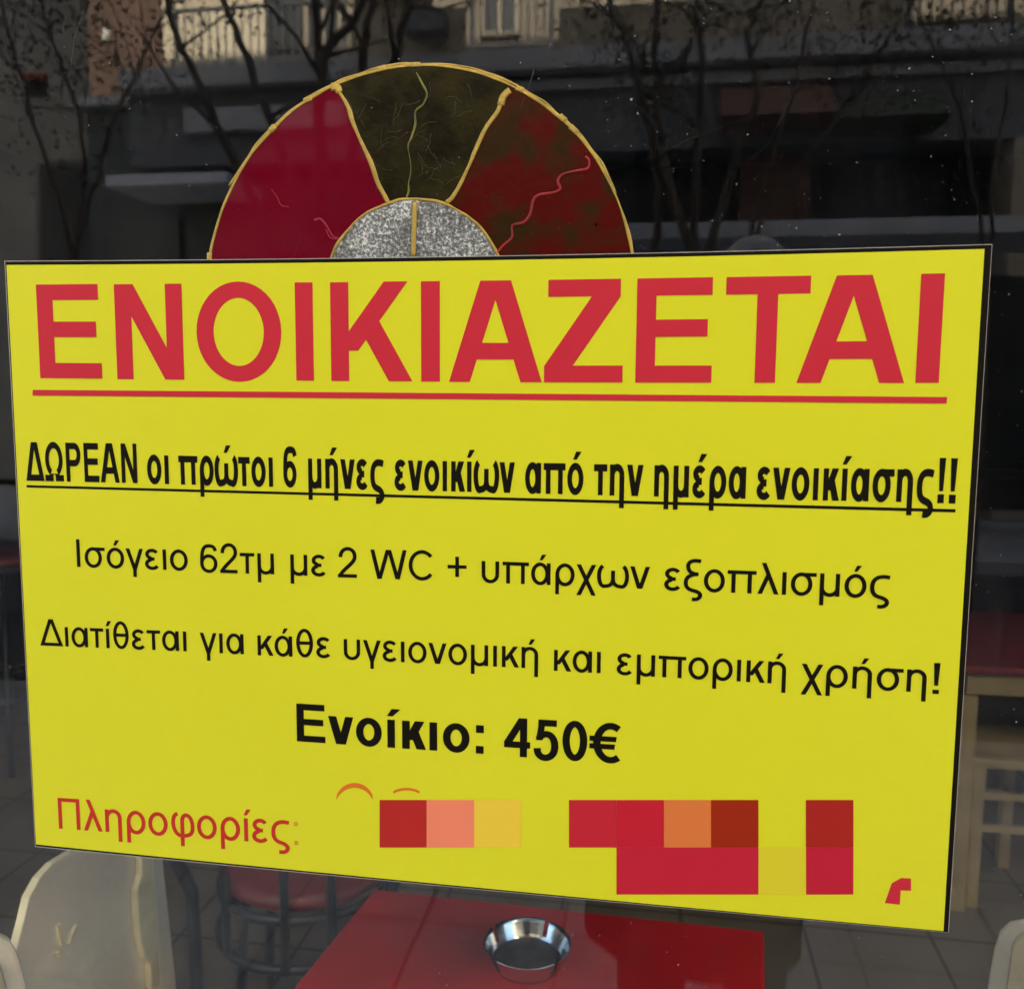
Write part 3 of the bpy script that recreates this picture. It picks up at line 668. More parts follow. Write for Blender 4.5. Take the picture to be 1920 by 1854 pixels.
# ------------------------------------------------------------------ white chairs beside the table
def on_plane(u, v, P0, nrm):
    d = ray(u, v); return CAM + d * ((P0 - CAM).dot(nrm) / d.dot(nrm))
def plank_chair(name, label, A, B, out_px, seat_dir, group, cut=None, post=None, ledge=None):
    """chair whose backrest board stands on the upright plane through A and B (both at back-top height)"""
    ax = Vector((B.x - A.x, B.y - A.y, 0)).normalized(); nrm = Vector((-ax.y, ax.x, 0))
    if nrm.dot(seat_dir) < 0: nrm = -nrm
    root = thing(name, label, 'chair', ((A.x + B.x) / 2 + nrm.x * .2, (A.y + B.y) / 2 + nrm.y * .2, 0), group)
    return root, ax, nrm

A = at_z(45, 1740, .86); 
B = None
# left chair: board plane through A and a point on the ray of the far post
best = None
for k in range(200):
    y = .3 + k * .005; p = at_y(300, 1700, y)
    d = math.hypot(p.x - A.x, p.y - A.y)
    if d > .30: best = p; break
B = best
axL = Vector((B.x - A.x, B.y - A.y, 0)).normalized(); nL = Vector((axL.y, -axL.x, 0))
if nL.x < 0: nL = -nL
chair_l = thing('wooden_chair', 'pale wooden chair with a scratched round-topped back board beside the red table', 'chair', (A.x + axL.x * .19 + nL.x * .2, A.y + axL.y * .19 + nL.y * .2, 0), 'pale wooden chairs behind the window')
outl = [(12, 1854), (28, 1790), (45, 1725), (55, 1682), (75, 1645), (100, 1618), (132, 1598), (170, 1580), (215, 1572), (255, 1574), (283, 1590), (287, 1640), (296, 1854)]
pts = [on_plane(u, v, A, nL) for u, v in outl]
zlow = .47
def drop(p, z): return Vector((p.x, p.y, z))
pts = [drop(pts[0] + axL * -.004, zlow)] + pts + [drop(pts[-1] + axL * .002, zlow)]
bb_ = MB().prism(pts, nL * -.011).build('back_board', 'white_wood', chair_l, bevel=.0015)
bb_.data.materials.append(M['white_edge'])
for f_ in bb_.data.polygons:
    if abs(f_.normal.dot(nL)) < .8: f_.material_index = 1
# far upright post with its bulge
po = [(264, 1568), (283, 1568), (287, 1630), (293, 1700), (299, 1790), (303, 1854), (284, 1854), (281, 1804), (272, 1796), (263, 1760), (258, 1710), (257, 1668), (266, 1640)]
pp = [on_plane(u, v, A + nL * .012, nL) for u, v in po]
MB().prism(pp, nL * -.011).build('post', 'white_edge', chair_l, bevel=.003)
po2 = [(283.5, 1572), (303, 1574), (309, 1640), (318, 1720), (333, 1860), (304, 1860), (299.5, 1790), (293.5, 1700), (287.5, 1630)]
pp = [on_plane(u, v, A + nL * .004, nL) for u, v in po2]
MB().prism(pp, nL * -.03).build('post', 'white_wood', chair_l, bevel=.003)
# worn scratches and a peg in the board
def chip(ps, m, t=.004):
    q_ = [on_plane(u, v, A + nL * .0004, nL) for u, v in ps]; MB().prism(q_, nL * t).build('chip', m, chair_l, bevel=.001)
chip([(103, 1735), (110, 1728), (115, 1745), (117, 1765), (110, 1772), (106, 1755)], 'white_edge')
chip([(138, 1733), (145, 1728), (139, 1748), (131, 1765), (125, 1770), (130, 1750)], 'white_edge')
chip([(97, 1784), (104, 1779), (113, 1784), (111, 1793), (101, 1792)], 'white_edge', .008)
def seat_and_legs(root, P, ax, n, wd, dep):
    """seat and four legs below the board; P = the board's foot corner, ax along the board, n towards the sitter"""
    T = Matrix(((ax.x, n.x, 0, P.x), (ax.y, n.y, 0, P.y), (0, 0, 1, 0), (0, 0, 0, 1)))
    MB().box(0, wd, 0.002, dep, .43, .455, T).build('seat', 'white_wood', root, bevel=.006)
    for x in (.02, wd - .02):
        for y in (.02, dep - .03):
            MB().box(x - .018, x + .018, y - .018, y + .018, 0, .4295, T).build('leg', 'white_wood', root, bevel=.003)
P = drop(A, 0); seat_and_legs(chair_l, P, axL, nL, .32, .36)
for x in (.04, .28):
    c_ = P + axL * x; MB().box(-.018, .018, -.024, -.003, 0, .60, Matrix(((axL.x, nL.x, 0, c_.x), (axL.y, nL.y, 0, c_.y), (0, 0, 1, 0), (0, 0, 0, 1)))).build('post', 'white_wood', chair_l, bevel=.003)

# round-cornered chairs at both lower corners of the picture: a frame, a lower inner panel
def corner_chair(label, px_outer, px_inner, P0, n, ax, lowz):
    root = thing('wooden_chair', label, 'chair', (P0.x + n.x * .2, P0.y, 0), 'pale wooden chairs behind the window')
    o_ = [on_plane(u, v, P0, n) for u, v in px_outer]; i_ = [on_plane(u, v, P0 + n * .024, n) for u, v in px_inner]
    MB().prism(o_, n * -.02).build('back_board', 'white_wood', root, bevel=.005)
    MB().prism(i_, n * -.022).build('cushion_board', 'cream', root, bevel=.006)
    return root
PR = at_z(1890, 1728, .86)
nR = Vector((-.93, -.37, 0)).normalized(); axR = Vector((nR.y, -nR.x, 0))
if axR.y > 0: axR = -axR
cr = corner_chair('pale wooden chair with rounded back corner, half hidden at the lower edge across the table',
    [(1846, 1870), (1853, 1820), (1862, 1772), (1872, 1742), (1888, 1727), (1910, 1723), (1975, 1735), (2030, 1760), (2060, 1900), (2060, 2200), (1830, 2150)],
    [(1877, 1890), (1883, 1840), (1889, 1800), (1893, 1766), (1902, 1752), (1918, 1746), (1965, 1752), (2010, 1775), (2040, 1900), (2040, 2100), (1860, 2100)], PR, nR, axR, .47)
P = drop(PR, 0) + axR * .0; seat_and_legs(cr, P, axR, nR, .34, .36)
PL = at_z(6, 1760, .88)
nLL = Vector((.80, -.60, 0)).normalized()
cl = corner_chair('pale wooden chair with chipped rounded corner, nearest the glass beside the scratched chair',
    [(-120, 1850), (-70, 1790), (-25, 1762), (3, 1757), (22, 1766), (33, 1785), (44, 1820), (56, 1870), (80, 2100), (-120, 2100)],
    [(-110, 1880), (-60, 1830), (-30, 1812), (-8, 1806), (4, 1812), (9, 1830), (15, 1850), (22, 1890), (36, 2080), (-110, 2080)], PL, nLL, Vector((.6, .8, 0)), .47)
P = drop(PL, 0) - Vector((.6, .8, 0)) * .30; seat_and_legs(cl, P, Vector((.6, .8, 0)), Vector((.80, -.60, 0)) * -1, .34, .30)

# ------------------------------------------------------------------ black bistro chair with a red round seat
def bistro(loc, label, cat='chair', zs_=.46, r=.185, group=None, back=True):
    x, y = loc; root = thing('bistro_chair' if back else 'bar_stool', label, cat, (x, y, 0), group)
    ring = lambda rr, z, n=40: [Vector((x + rr * math.cos(2 * math.pi * k / n), y + rr * math.sin(2 * math.pi * k / n), z)) for k in range(n)]
    MB().lathe([(0, zs_ - .012), (r - .012, zs_ - .012), (r, zs_ - .002), (r, zs_ + .014), (r - .02, zs_ + .026), (r - .08, zs_ + .032), (0, zs_ + .034)], (x, y, 0), 48).build('seat', 'red_seat', root, smooth=True)
    MB().tube(ring(r + .004, zs_ - .022), .0115, 8, closed=True).build('seat_ring', 'black_metal', root, smooth=True)
    zl = zs_ - .125 if back else zs_ * .35
    MB().tube(ring(r + .010 if back else r + .06, zl), .0115, 8, closed=True).build('stretcher_ring', 'black_metal', root, smooth=True)
    for a_ in ((R_(163), R_(141)) if back else (R_(232), R_(308), R_(52), R_(128))):
        d = Vector((math.cos(a_), math.sin(a_), 0)); k = 1.0 if back else 1.35
        MB().tube([Vector((x, y, zs_ - .03)) + d * (r - .02), Vector((x, y, zl)) + d * (r - (.0 if back else -.05)), Vector((x, y, 0.001)) + d * (r * k + .03)], .0125, 8).build('leg', 'black_metal', root, smooth=True)
    if back:
        # hoop back on the window side: two side uprights that spread, a top rail and thin spindles
        hp = []
        for k in range(25):
            t = math.pi * k / 24; hp.append(Vector((x - .225 * math.cos(t), y - r - .01 - .03 * math.sin(t), zs_ - .02 + .40 * math.sin(t) ** .6)))
        L0 = [Vector((x - r - .030, y - .115, 0.001)), Vector((x - r - .030, y - .115, zl)), Vector((x - r - .028, y - .125, zs_ - .02)), Vector((x - r - .065, y - .15, zs_ + .10)), Vector((x - r - .080, y - .17, zs_ + .25)), Vector((x - r - .03, y - .19, zs_ + .36)), Vector((x - .09, y - .20, zs_ + .41)), Vector((x, y - .205, zs_ + .42))]
        pts_ = L0 + [Vector((2 * x - p.x, p.y, p.z)) for p in L0[-2::-1]]
        MB().tube(pts_, .0155, 8).build('back_hoop', 'black_metal', root, smooth=True)
        for dx in (-.115, .028, .115):
            MB().tube([Vector((x + dx, y - math.sqrt(max(.001, (r + .012) ** 2 - dx * dx)) - .002, zl)), Vector((x + dx, y - math.sqrt(max(.001, (r + .012) ** 2 - dx * dx)) - .004, zs_ + .02)), Vector((x + dx * 1.05, y - .203, zs_ + .41 - abs(dx) * .25))], .0105, 8).build('spindle', 'black_metal', root, smooth=True)
    return root
SC = at_z(495, 1722, .44)
bistro((SC.x + .02, SC.y + .19), 'black metal bistro chair with spindled back and dark red round seat, beside the red table')
FL = at_y(2, 1045, 2.62)
bistro((FL.x, FL.y), 'tall black metal bar stool with dark red round seat, far inside the shop', 'stool', FL.z + .0, .20, None, False)

# ------------------------------------------------------------------ cream table with red top, cream stool under it
T0 = at_z(1806, 1250, .74)
ct = thing('cream_table', 'cream wooden table with red top, further back across the shop', 'table', (T0.x + .38, T0.y + .36, 0))
MB().box(T0.x, T0.x + .80, T0.y, T0.y + .72, .722, .742).build('tabletop', 'dim_red', ct, bevel=.003)
MB().box(T0.x + .02, T0.x + .78, T0.y + .02, T0.y + .70, .655, .7215).build('apron', 'dim_cream', ct, bevel=.002)
for x in (T0.x + .025, T0.x + .775):
    for y in (T0.y + .03, T0.y + .69): MB().box(x - .024, x + .024, y - .024, y + .024, 0, .6545).build('leg', 'dim_cream', ct, bevel=.003)
st = thing('cream_stool', 'cream wooden stool with two stretchers in front of the cream table', 'stool', (T0.x + .18, T0.y + .2, 0))
MB().box(T0.x + .055, T0.x + .36, T0.y + .03, T0.y + .34, .432, .458).build('seat', 'dim_cream', st, bevel=.004)
for x in (T0.x + .075, T0.x + .255):
    for y in (T0.y + .05, T0.y + .31): MB().box(x - .017, x + .017, y - .017, y + .017, 0, .4315).build('leg', 'dim_cream', st, bevel=.002)
for z in (.345, .245):
    MB().box(T0.x + .0925, T0.x + .2375, T0.y + .04, T0.y + .058, z - .011, z + .011).build('stretcher', 'dim_cream', st, bevel=.002)
    MB().box(T0.x + .0925, T0.x + .2375, T0.y + .302, T0.y + .32, z - .011, z + .011).build('stretcher', 'dim_cream', st, bevel=.002)
# a dark counter along the back of the room
cn = thing('counter', 'dark wooden counter along the back of the shop', 'counter', (.5, 5.2, 0))
MB().box(-2.4, 3.4, 4.95, 5.6, 0, 1.05).build('front', 'dark_wood', cn, bevel=.01); MB().box(-2.45, 3.45, 4.88, 5.65, 1.0505, 1.10).build('counter_top', 'dark_wood', cn, bevel=.01)

# ------------------------------------------------------------------ the house opposite (mirrored in the glass)
DF, DW = 11.0, 12.2
BX0 = xs(306, DW, 80); BX1 = 15
z_sl = zs(121, DF); z_sb = zs(160, DF); z_fb = zs(300, DF)
ho = thing('apartment_house', 'cream apartment house across the street with railed balconies over dark shops', 'house', (2, -DW, 0))
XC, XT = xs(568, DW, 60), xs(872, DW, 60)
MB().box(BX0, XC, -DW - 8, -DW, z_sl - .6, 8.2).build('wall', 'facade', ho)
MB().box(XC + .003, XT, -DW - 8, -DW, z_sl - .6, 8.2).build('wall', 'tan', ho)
MB().box(XT + .003, BX1, -DW - 8, -DW, z_sl - .6, 8.2).build('wall', 'cream_shade', ho)
MB().box(BX0, BX1, -DW - 8, -DW - .04, 8.203, 17).build('wall', 'facade', ho)
MB().box(BX0, BX1, -DW + .002, -DF - .1, 9.0, 9.3).build('balcony_slab', 'slab', ho, bevel=.02)
MB().box(BX0, BX1, -DF - .22, -DF - .12, 9.3005, 10.2).build('parapet', 'facade', ho, bevel=.02)
MB().box(BX0, BX1, -DW + .002, -DF, z_sb, z_sl).build('balcony_slab', 'slab', ho, bevel=.02)
MB().box(BX0, BX1, -DW - 6, -DF - .25, z_fb, z_sb - .002).build('fascia', 'fascia', ho)
MB().box(BX0, BX1, -DW - 5, -DF - .9, 0, z_fb - .002).build('shop_front', 'shopdark', ho)
# lighter bands in the fascia: a lower ledge, a shutter box
MB().box(xs(335, DF, 210), xs(640, DF, 210), -DF - .249, -DF - .10, zs(242, DF), zs(196, DF)).build('ledge', 'slab', ho, bevel=.02)
MB().box(xs(650, DF, 210), BX1 - 1, -DF - .249, -DF - .16, zs(190, DF), zs(172, DF)).build('ledge', 'slab', ho, bevel=.01)
# shutters and doorways at street level
MB().box(xs(196, DF - .5, 330), xs(425, DF - .5, 330), -DF - .6, -DF + .5, zs(345, DF - .5), zs(322, DF - .5)).build('canopy', 'canopy', ho, bevel=.02)
MB().box(xs(205, DF + .9), xs(332, DF + .9), -DF - .898, -DF - .82, .1, zs(410, DF + .9)).build('shutter', 'olivegrey', ho)
MB().box(xs(352, DF + .9), xs(640, DF + .9), -DF - .898, -DF - .80, .1, zs(350, DF + .9)).build('shutter', 'olivegrey', ho)
MB().box(xs(1392, DF + .9), xs(1522, DF + .9), -DF - .898, -DF - .75, 0, zs(232, DF + .9, 1450)).build('brown_door', 'rustdoor', ho, bevel=.02)
q = MB(); a0, a1 = xs(1352, DF), xs(1562, DF); z0, z1 = zs(236, DF, 1450), zs(150, DF, 1450)
q.prism([Vector((a0, -DF - .22, z1)), Vector((a0, -DF + .5, z0)), Vector((a0, -DF - .22, z0))], Vector((a1 - a0, 0, 0))).build('brown_awning', 'rustdoor', ho)
q = MB(); a0, a1 = xs(1566, DF), xs(1760, DF); z0, z1 = zs(245, DF, 1650), zs(172, DF, 1650)
q.prism([Vector((a0, -DF - .22, z1)), Vector((a0, -DF + .6, z0)), Vector((a0, -DF - .22, z0))], Vector((a1 - a0, 0, 0))).build('green_awning', 'green_awning', ho)
MB().box(xs(1890, DF + .5), xs(1985, DF + .5), -DF - .898, -DF - .2, 0, z_fb - .004).build('pillar', 'parapet', ho, bevel=.02)
# pale flat canopy over the right shops
DC9 = 8.6
pA, pB = street(1100, 436, DC9), street(2300, 372, DC9)
zc = (street(1190, 431, DC9).z + street(1900, 391, DC9).z) / 2
cnp = thing('bus_shelter', 'pale flat roofed shelter at the far kerb behind the tree trunks', 'shelter', (3, -DC9, 0))
MB().box(pA.x, pB.x, -DC9 - 1.3, -DC9, zc - .16, zc).build('roof', 'canopy', cnp, bevel=.02)
for x in (pA.x + .4, (pA.x + pB.x) / 2, pB.x - .4): MB().box(x - .04, x + .04, -DC9 - 1.2, -DC9 - 1.12, 0, zc - .1605).build('post', 'darkrail', cnp)
MB().box(pA.x + .3, pB.x - .3, -DC9 - 1.26, -DC9 - 1.2, .3, zc - .4).build('back_panel', 'shopdark', cnp)
# balcony rails and parapets
def railing(u0, u1, m, step=.11):
    x0, x1 = xs(u0, DF, 80), xs(u1, DF, 80); y = -DF - .08; zt = z_sl + (zs(15, DF) - z_sl)
    r = MB(); r.box(x0, x1, y - .025, y + .025, zt, zt + .04); r.box(x0, x1, y - .02, y + .02, z_sl + .05, z_sl + .08)
    x = x0 + .03
    while x < x1: r.box(x - .009, x + .009, y - .009, y + .009, z_sl + .0801, zt - .0005); x += step
    for xp in (x0 + .02, x1 - .02): r.box(xp - .025, xp + .025, y - .026, y + .026, z_sl + .001, zt + .05)
    r.build('railing', m, ho)
railing(322, 645, 'whiterail', .115); railing(880, 1035, 'whiterail', .10); railing(1700, 1900, 'darkrail', .12)
MB().box(xs(655, DF), xs(870, DF), -DF - .14, -DF - .04, z_sl + .001, zs(38, DF)).build('parapet', 'parapet', ho, bevel=.02)
MB().box(xs(1045, DF), xs(1690, DF), -DF - .14, -DF - .04, z_sl + .001, zs(50, DF)).build('parapet', 'parapet', ho, bevel=.02)
MB().box(xs(765, DF), xs(842, DF), -DF - .038, -DF + .25, zs(95, DF), zs(55, DF)).build('air_conditioner', 'fascia', ho, bevel=.02)
def window(u0, u1, vt, vb, frame_m='parapet', d=DW, shut=True):
    x0, x1 = xs(u0, d, 60), xs(u1, d, 60); z0 = zs(vb, d); z1 = zs(vt, d); y = -d
    f = MB(); t = .07
    f.box(x0, x0 + t, y + .002, y + .06, z0, z1); f.box(x1 - t, x1, y + .002, y + .06, z0, z1); f.box(x0 + t, x1 - t, y + .002, y + .06, z1 - t, z1); f.box(x0 + t, x1 - t, y + .002, y + .06, z0, z0 + t)
    f.box((x0 + x1) / 2 - .03, (x0 + x1) / 2 + .03, y + .002, y + .055, z0 + t, z1 - t)
    fo = f.build('window', frame_m, ho)
    pn = MB().box(x0 + t, x1 - t, y + .001, y + .02, z0 + t, z1 - t).build('pane', 'shopdark', ho)
    pn.parent = fo; pn.matrix_parent_inverse = Matrix(); pn.location = (0, 0, 0)
window(500, 568, -140, 112, 'darkrail'); window(575, 645, -140, 112); window(900, 975, -140, 100); window(1130, 1200, -120, 60); window(1330, 1400, -120, 55); window(1800, 1865, -120, 40)
# scalloped white awning over the middle of the balcony
q = MB(); x0, x1 = xs(665, DW, 30), xs(815, DW, 30); zt, zb = zs(-70, DW), zs(30, DW); n5 = 30
pts = [Vector((x0, -DW + .12, zt)), Vector((x1, -DW + .12, zt))]
low = [Vector((x1 + (x0 - x1) * k / n5, -DW + .75, zb - .07 * abs(math.sin(math.pi * 3 * k / n5)))) for k in range(n5 + 1)]
q.prism(pts + low, Vector((0, .02, .02))).build('white_awning', 'awning_white', ho)

# brown house and far house at the end of the row
bh = thing('brown_house', 'brown plastered house beside the cream apartment house', 'house', (-8, -13, 0))
bx0, bx1 = xs(165, 12.6, 80), BX0 - .02
MB().box(bx0, bx1, -20, -12.6, 0, 12).build('wall', 'brownwall', bh)
MB().box(bx0 - .1, bx1, -12.598, -12.2, zs(205, 12.6), zs(188, 12.6)).build('ledge', 'slab', bh, bevel=.02)
MB().box(bx0 + .05, bx1, -12.598, -12.4, 0, zs(210, 12.6)).build('shop_front', 'shopdark', bh)
lw = thing('wall_lantern', 'small white lantern on the brown house wall', 'lantern', (xs(199, 12.4, 68), -12.4, 0))
c_ = street(199, 68, 12.35); MB().lathe([(0, -.10), (.045, -.09), (.055, 0), (.04, .09), (0, .11)], c_, 16).build('lamp_globe', 'awning_white', lw, smooth=True)
MB().tube([c_ + Vector((0, 0, .11)), c_ + Vector((0, -.12, .2)), c_ + Vector((0, -.25, .2))], .012, 6).build('bracket', 'darkrail', lw)
gh = thing('grey_house', 'dark grey rendered house beyond the brown house', 'house', (-12, -14, 0))
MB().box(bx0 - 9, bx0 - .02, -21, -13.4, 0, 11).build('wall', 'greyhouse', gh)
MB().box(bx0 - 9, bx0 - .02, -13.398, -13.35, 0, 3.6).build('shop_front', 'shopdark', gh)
q = MB(); a_, b_ = street(18, 136, 13), street(58, 127, 13)
q.prism([Vector((a_.x, -13.397, b_.z + .05)), Vector((a_.x, -13.1, a_.z)), Vector((a_.x, -13.397, a_.z))], Vector((b_.x - a_.x, 0, 0))).build('orange_awning', 'rooftile', gh)

# ------------------------------------------------------------------ street trees (mirrored in the glass)
def tree(label, D, base, stems, leaf_n, leaf_m='leaf', r0=.075, spread=.28, extra=3, leaf_top=250):
    b = street(*base, D); gx, gy = b.x, b.y
    root = thing('street_tree', label, 'tree', (gx, gy, -.02), 'trees along the street')
    t = MB(); tips = []
    t.tube([Vector((gx, gy, -.02)), Vector((gx + .02, gy, b.z * .5)), Vector((b.x, b.y, b.z + .05))], [r0 * 1.45, r0 * 1.15, r0], 10)
    for si, s_ in enumerate(stems):
        dy = random.uniform(-.35, .35); P = [Vector(b)]
        for i, (u, v) in enumerate(s_):
            f = (i + 1) / len(s_); P.append(street(u, v, D + dy * f))
        # carry the stem on above the picture
        d = (P[-1] - P[-2]).normalized(); 
        for k in range(3): d = (d + Vector((random.uniform(-.2, .2), random.uniform(-.2, .2), .1))).normalized(); P.append(P[-1] + d * .45)
        Q = []
        for a, c in zip(P, P[1:]):
            for k in range(3): Q.append(a.lerp(c, k / 3) + Vector((random.gauss(0, .008), random.gauss(0, .008), 0)))
        Q.append(P[-1]); N = len(Q)
        rr = [r0 * .62 * (1 - .82 * i / (N - 1)) for i in range(N)]
        t.tube(Q, rr, 7)
        for _ in range(extra + 2):
            i = random.randint(N // 3, N - 2); d2 = Vector((random.uniform(-1, 1), random.uniform(-1, 1), random.uniform(.1, 1))).normalized()
            W = [Q[i]]
            for k in range(4): d2 = (d2 + Vector((random.uniform(-.35, .35), random.uniform(-.35, .35), random.uniform(-.1, .3)))).normalized(); W.append(W[-1] + d2 * random.uniform(.12, .26))
            t.tube(W, [rr[i] * .55, rr[i] * .4, rr[i] * .3, .005, .003], 5); tips += W[1:]
        tips += Q[N // 2:]
    t.build('trunk', 'bark', root, smooth=True)
    f = MB()
    for _ in range(leaf_n):
        c = random.choice(tips) + Vector((random.gauss(0, spread * .5), random.gauss(0, spread * .5), random.gauss(0, spread * .45)))
        for k in range(random.randint(3, 7)):
            p = c + Vector((random.gauss(0, .05), random.gauss(0, .05), random.gauss(0, .05))); L = random.uniform(.018, .040)
            d = Vector((random.uniform(-1, 1), random.uniform(-1, 1), random.uniform(-1, .3))).normalized(); sN = d.orthogonal().normalized(); sN = (sN * math.cos(k) + d.cross(sN) * math.sin(k)) * L * .42
            f.poly([p, p + d * L * .5 + sN, p + d * L, p + d * L * .5 - sN])
    f.build('foliage', leaf_m, root)
    return root
tree('bare many-stemmed street tree with few leaves across from the sunburst', 4.5, (600, 475),
     [[(575, 400), (538, 315), (505, 220), (470, 140), (440, 50), (418, 0)], [(601, 300), (604, 174), (603, 110), (592, 0)], [(603, 200), (606, 105), (655, 45), (682, 0)],
      [(623, 417), (668, 268), (676, 110), (690, 40), (702, 0)], [(521, 481), (452, 328), (420, 260), (380, 180), (340, 90), (312, 10)], [(640, 400), (710, 280), (740, 110), (756, 40), (770, 0)]], 260, r0=.062, extra=3)
tree('thin young street tree with dense dark crown beside the brown house', 5.2, (135, 500),
     [[(118, 410), (100, 340), (60, 240), (30, 120), (10, 40)], [(148, 420), (160, 330), (152, 220), (110, 110), (90, 40)], [(150, 430), (185, 330), (200, 240), (250, 150), (290, 60)]], 1100, r0=.032, spread=.6, extra=9)
tree('leafy street tree with three low stems in front of the shelter', 5.0, (1310, 520),
     [[(1228, 470), (1240, 350), (1215, 240), (1190, 120), (1150, 30)], [(1298, 440), (1305, 340), (1318, 190), (1312, 60), (1308, 0)], [(1338, 430), (1375, 300), (1420, 180), (1400, 60), (1430, 0)], [(1255, 350), (1235, 220), (1232, 110), (1228, 20)]], 950, r0=.05, extra=6)
tree('autumn brown street tree leaning at the far pavement', 6.2, (1400, 500),
     [[(1415, 400), (1455, 280), (1500, 130), (1520, 30)], [(1440, 380), (1560, 240), (1640, 110), (1700, 20)]], 750, 'leaf_brown', r0=.032, spread=.45, extra=6)
tree('small dark green street tree near the green awning', 6.0, (1850, 560),
     [[(1840, 400), (1800, 200), (1740, 60)], [(1860, 380), (1890, 180), (1900, 40)]], 420, r0=.026, spread=.4, extra=4)

# ------------------------------------------------------------------ the photographer, mirrored beside the notice
def skin_body(name, nodes, edges, m, parent, sub=2, root=0):
    me = bpy.data.meshes.new(name); me.from_pydata([n[0] for n in nodes], edges, []); o = bpy.data.objects.new(name, me); col.objects.link(o)
    sk = o.modifiers.new('skin', 'SKIN'); sk.use_smooth_shade = True
    for i, n in enumerate(nodes):
        r = n[1]; me.skin_vertices[0].data[i].radius = r if isinstance(r, tuple) else (r, r)
        me.skin_vertices[0].data[i].use_root = (i == root)
    ss = o.modifiers.new('sub', 'SUBSURF'); ss.levels = sub; ss.render_levels = sub
    bpy.context.view_layer.update()
    dg = bpy.context.evaluated_depsgraph_get(); me2 = bpy.data.meshes.new_from_object(o.evaluated_get(dg)); o.modifiers.clear(); o.data = me2
    me2.polygons.foreach_set('use_smooth', [True] * len(me2.polygons)); me2.materials.clear(); me2.materials.append(M[m]); rel(o, parent); return o
PX, PY = .62, -1.06
per = thing('person', 'grey haired person in dark clothes photographing the window with a phone', 'person', (PX, PY, 0))
V_ = lambda x, y, z: (PX + x, PY + y, z)
body = [(V_(0, 0, .95), (.165, .12)), (V_(0, 0, 1.12), (.155, .11)), (V_(0, -.01, 1.32), (.175, .12)), (V_(.01, -.005, 1.45), (.13, .085)), (V_(.03, .01, 1.53), .058), (V_(.05, .02, 1.60), .06),
        (V_(-.085, 0, .86), .105), (V_(-.072, .01, .50), (.110, .085)), (V_(-.085, -.02, .09), .06), (V_(.085, 0, .86), .105), (V_(.122, .01, .50), (.078, .075)), (V_(.13, -.02, .09), .055),
        (V_(-.19, .0, 1.43), .065), (V_(-.24, .06, 1.18), .050), (V_(-.150, .32, 1.36), .036), (V_(.21, .0, 1.43), .065), (V_(.22, .08, 1.18), .050), (V_(-.02, .32, 1.36), .036)]
ed = [(0, 1), (1, 2), (2, 3), (3, 4), (4, 5), (0, 6), (6, 7), (7, 8), (0, 9), (9, 10), (10, 11), (3, 12), (12, 13), (13, 14), (3, 15), (15, 16), (16, 17)]
skin_body('body', body, ed, 'coat', per)
q = MB()
def hemring(z, rx, ry): return [Vector((PX + rx * math.cos(2 * math.pi * k / 40) * (1 + .03 * math.sin(7 * k)), PY + ry * math.sin(2 * math.pi * k / 40) * (1 + .04 * math.sin(5 * k)), z)) for k in range(40)]
rings_ = [[q.bm.verts.new(p) for p in hemring(*h)] for h in ((1.02, .172, .125), (.90, .188, .14), (.70, .198, .15), (.50, .206, .155), (.435, .208, .158), (.437, .200, .150), (.70, .188, .14))]
for a_, b_ in zip(rings_, rings_[1:]):
    for k in range(40): q.bm.faces.new((a_[k], a_[(k + 1) % 40], b_[(k + 1) % 40], b_[k]))
q.build('coat_skirt', 'coat', per, smooth=True)
HC = Vector((PX + .073, PY + .035, 1.656))
def head_mesh(scale, m, name, cut=None, nose=True):
    b = bmesh.new(); bmesh.ops.create_uvsphere(b, u_segments=32, v_segments=24, radius=1)
    for v in b.verts:
        x, y, z = v.co; 
        taper = 1 - .28 * max(0, -z) ; x *= taper * .078; yy = y * .100 * (1 - .10 * max(0, -z)); zz = z * .122
        if nose and y > .8 and abs(v.co.x) < .16 and -.35 < z < .12: yy += .020 * (1 - abs(z + .15) * 2)
        if nose and y > .6 and .0 < z < .25 and .2 < abs(v.co.x) < .55: yy -= .008
        v.co = Vector((x, yy, zz)) * scale
    if cut: bmesh.ops.delete(b, geom=[v for v in b.verts if cut(v.co)], context='VERTS')
    for v in b.verts: v.co += HC
    mb_ = MB(); mb_.bm.free(); mb_.bm = b; return mb_.build(name, m, per, smooth=True)
head_mesh(1.0, 'skin', 'head')
head_mesh(1.075, 'hair', 'hair', lambda c: c.z < .035 and c.y > -.02 or c.z < -.05 or (c.y > .072 and c.z < .07), nose=False)
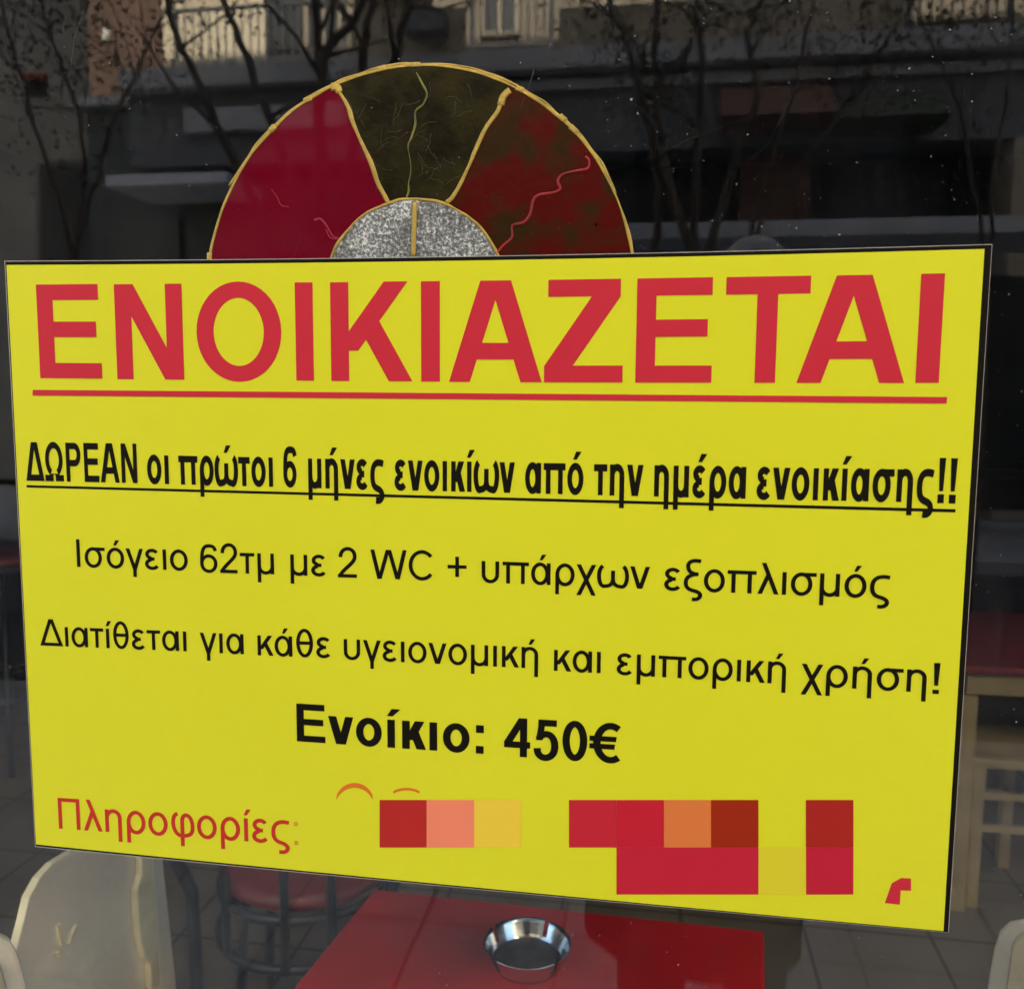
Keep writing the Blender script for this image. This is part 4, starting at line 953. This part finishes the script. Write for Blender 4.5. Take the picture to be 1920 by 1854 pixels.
for s_ in (-1, 1):
    MB().lathe([(0, -.011), (.008, -.007), (.011, 0), (.008, .007), (0, .011)], HC + Vector((s_ * .030, .083, .018)), 12).build('eye', 'eye', per, smooth=True)
    MB().tube([HC + Vector((s_ * .078, .0, .03)), HC + Vector((s_ * .088, -.012, .015)), HC + Vector((s_ * .086, -.008, -.012)), HC + Vector((s_ * .077, .004, -.03))], [.008, .012, .010, .006], 8).build('ear', 'skin', per, smooth=True)
    MB().box(PX + .022 + s_ * .107 - .045, PX + .022 + s_ * .107 + .045, PY - .09, PY + .17, 0.001, .085).build('shoe', 'shoe', per, bevel=.03, seg=3)
MB().tube([HC + Vector((-.025, .091, -.055)), HC + Vector((0, .097, -.057)), HC + Vector((.025, .091, -.055))], [.003, .006, .003], 8).build('mouth', 'rustdoor', per, smooth=True)
# phone lies just behind the picture's viewpoint; both hands hold its lower half
RB = Matrix(((RX.x, -RD.x, RF.x), (RX.y, -RD.y, RF.y), (RX.z, -RD.z, RF.z)))
def ph(x, y, z): return CAM + RX * x + (-RD) * y + RF * z
phn = thing('phone', 'black phone held up by the photographer', 'phone', tuple(ph(0, -.06, -.01)))
TP = Matrix(((RX.x, -RD.x, RF.x, CAM.x), (RX.y, -RD.y, RF.y, CAM.y), (RX.z, -RD.z, RF.z, CAM.z), (0, 0, 0, 1)))
MB().box(-.055, .020, -.135, .022, -.013, -.005, TP).build('case', 'phone', phn, bevel=.003)
for s_, wr in ((-1, V_(-.150, .32, 1.36)), (1, V_(-.02, .32, 1.36))):
    ex = -.0175 + s_ * .040; wr = Vector(wr)
    palm = ph(ex + s_ * .012, -.115, -.020); nodes = [(wr, .030), (wr.lerp(palm, .55), (.034, .022)), (palm, (.036, .018))]; edges = [(0, 1), (1, 2)]
    skin_body('hand', [(tuple(n[0]), n[1]) for n in nodes], edges, 'skin', per)
    for k in range(4):
        y0 = -.118 + k * .019; ln = (.85, 1.0, 1.0, .9)[k]
        MB().tube([ph(ex + s_ * .016, y0 - .01, -.022), ph(ex + s_ * .014, y0, -.008), ph(ex + s_ * .004, y0 + .003, .001), ph(ex - s_ * .018 * ln, y0 + .006, .002)], [.010, .0095, .0088, .0075], 8).build('finger', 'skin', per, smooth=True)
    MB().tube([ph(ex + s_ * .014, -.125, -.026), ph(ex + s_ * .006, -.095, -.027), ph(ex - s_ * .008, -.070, -.021)], [.012, .0105, .008], 8).build('thumb', 'skin', per, smooth=True)
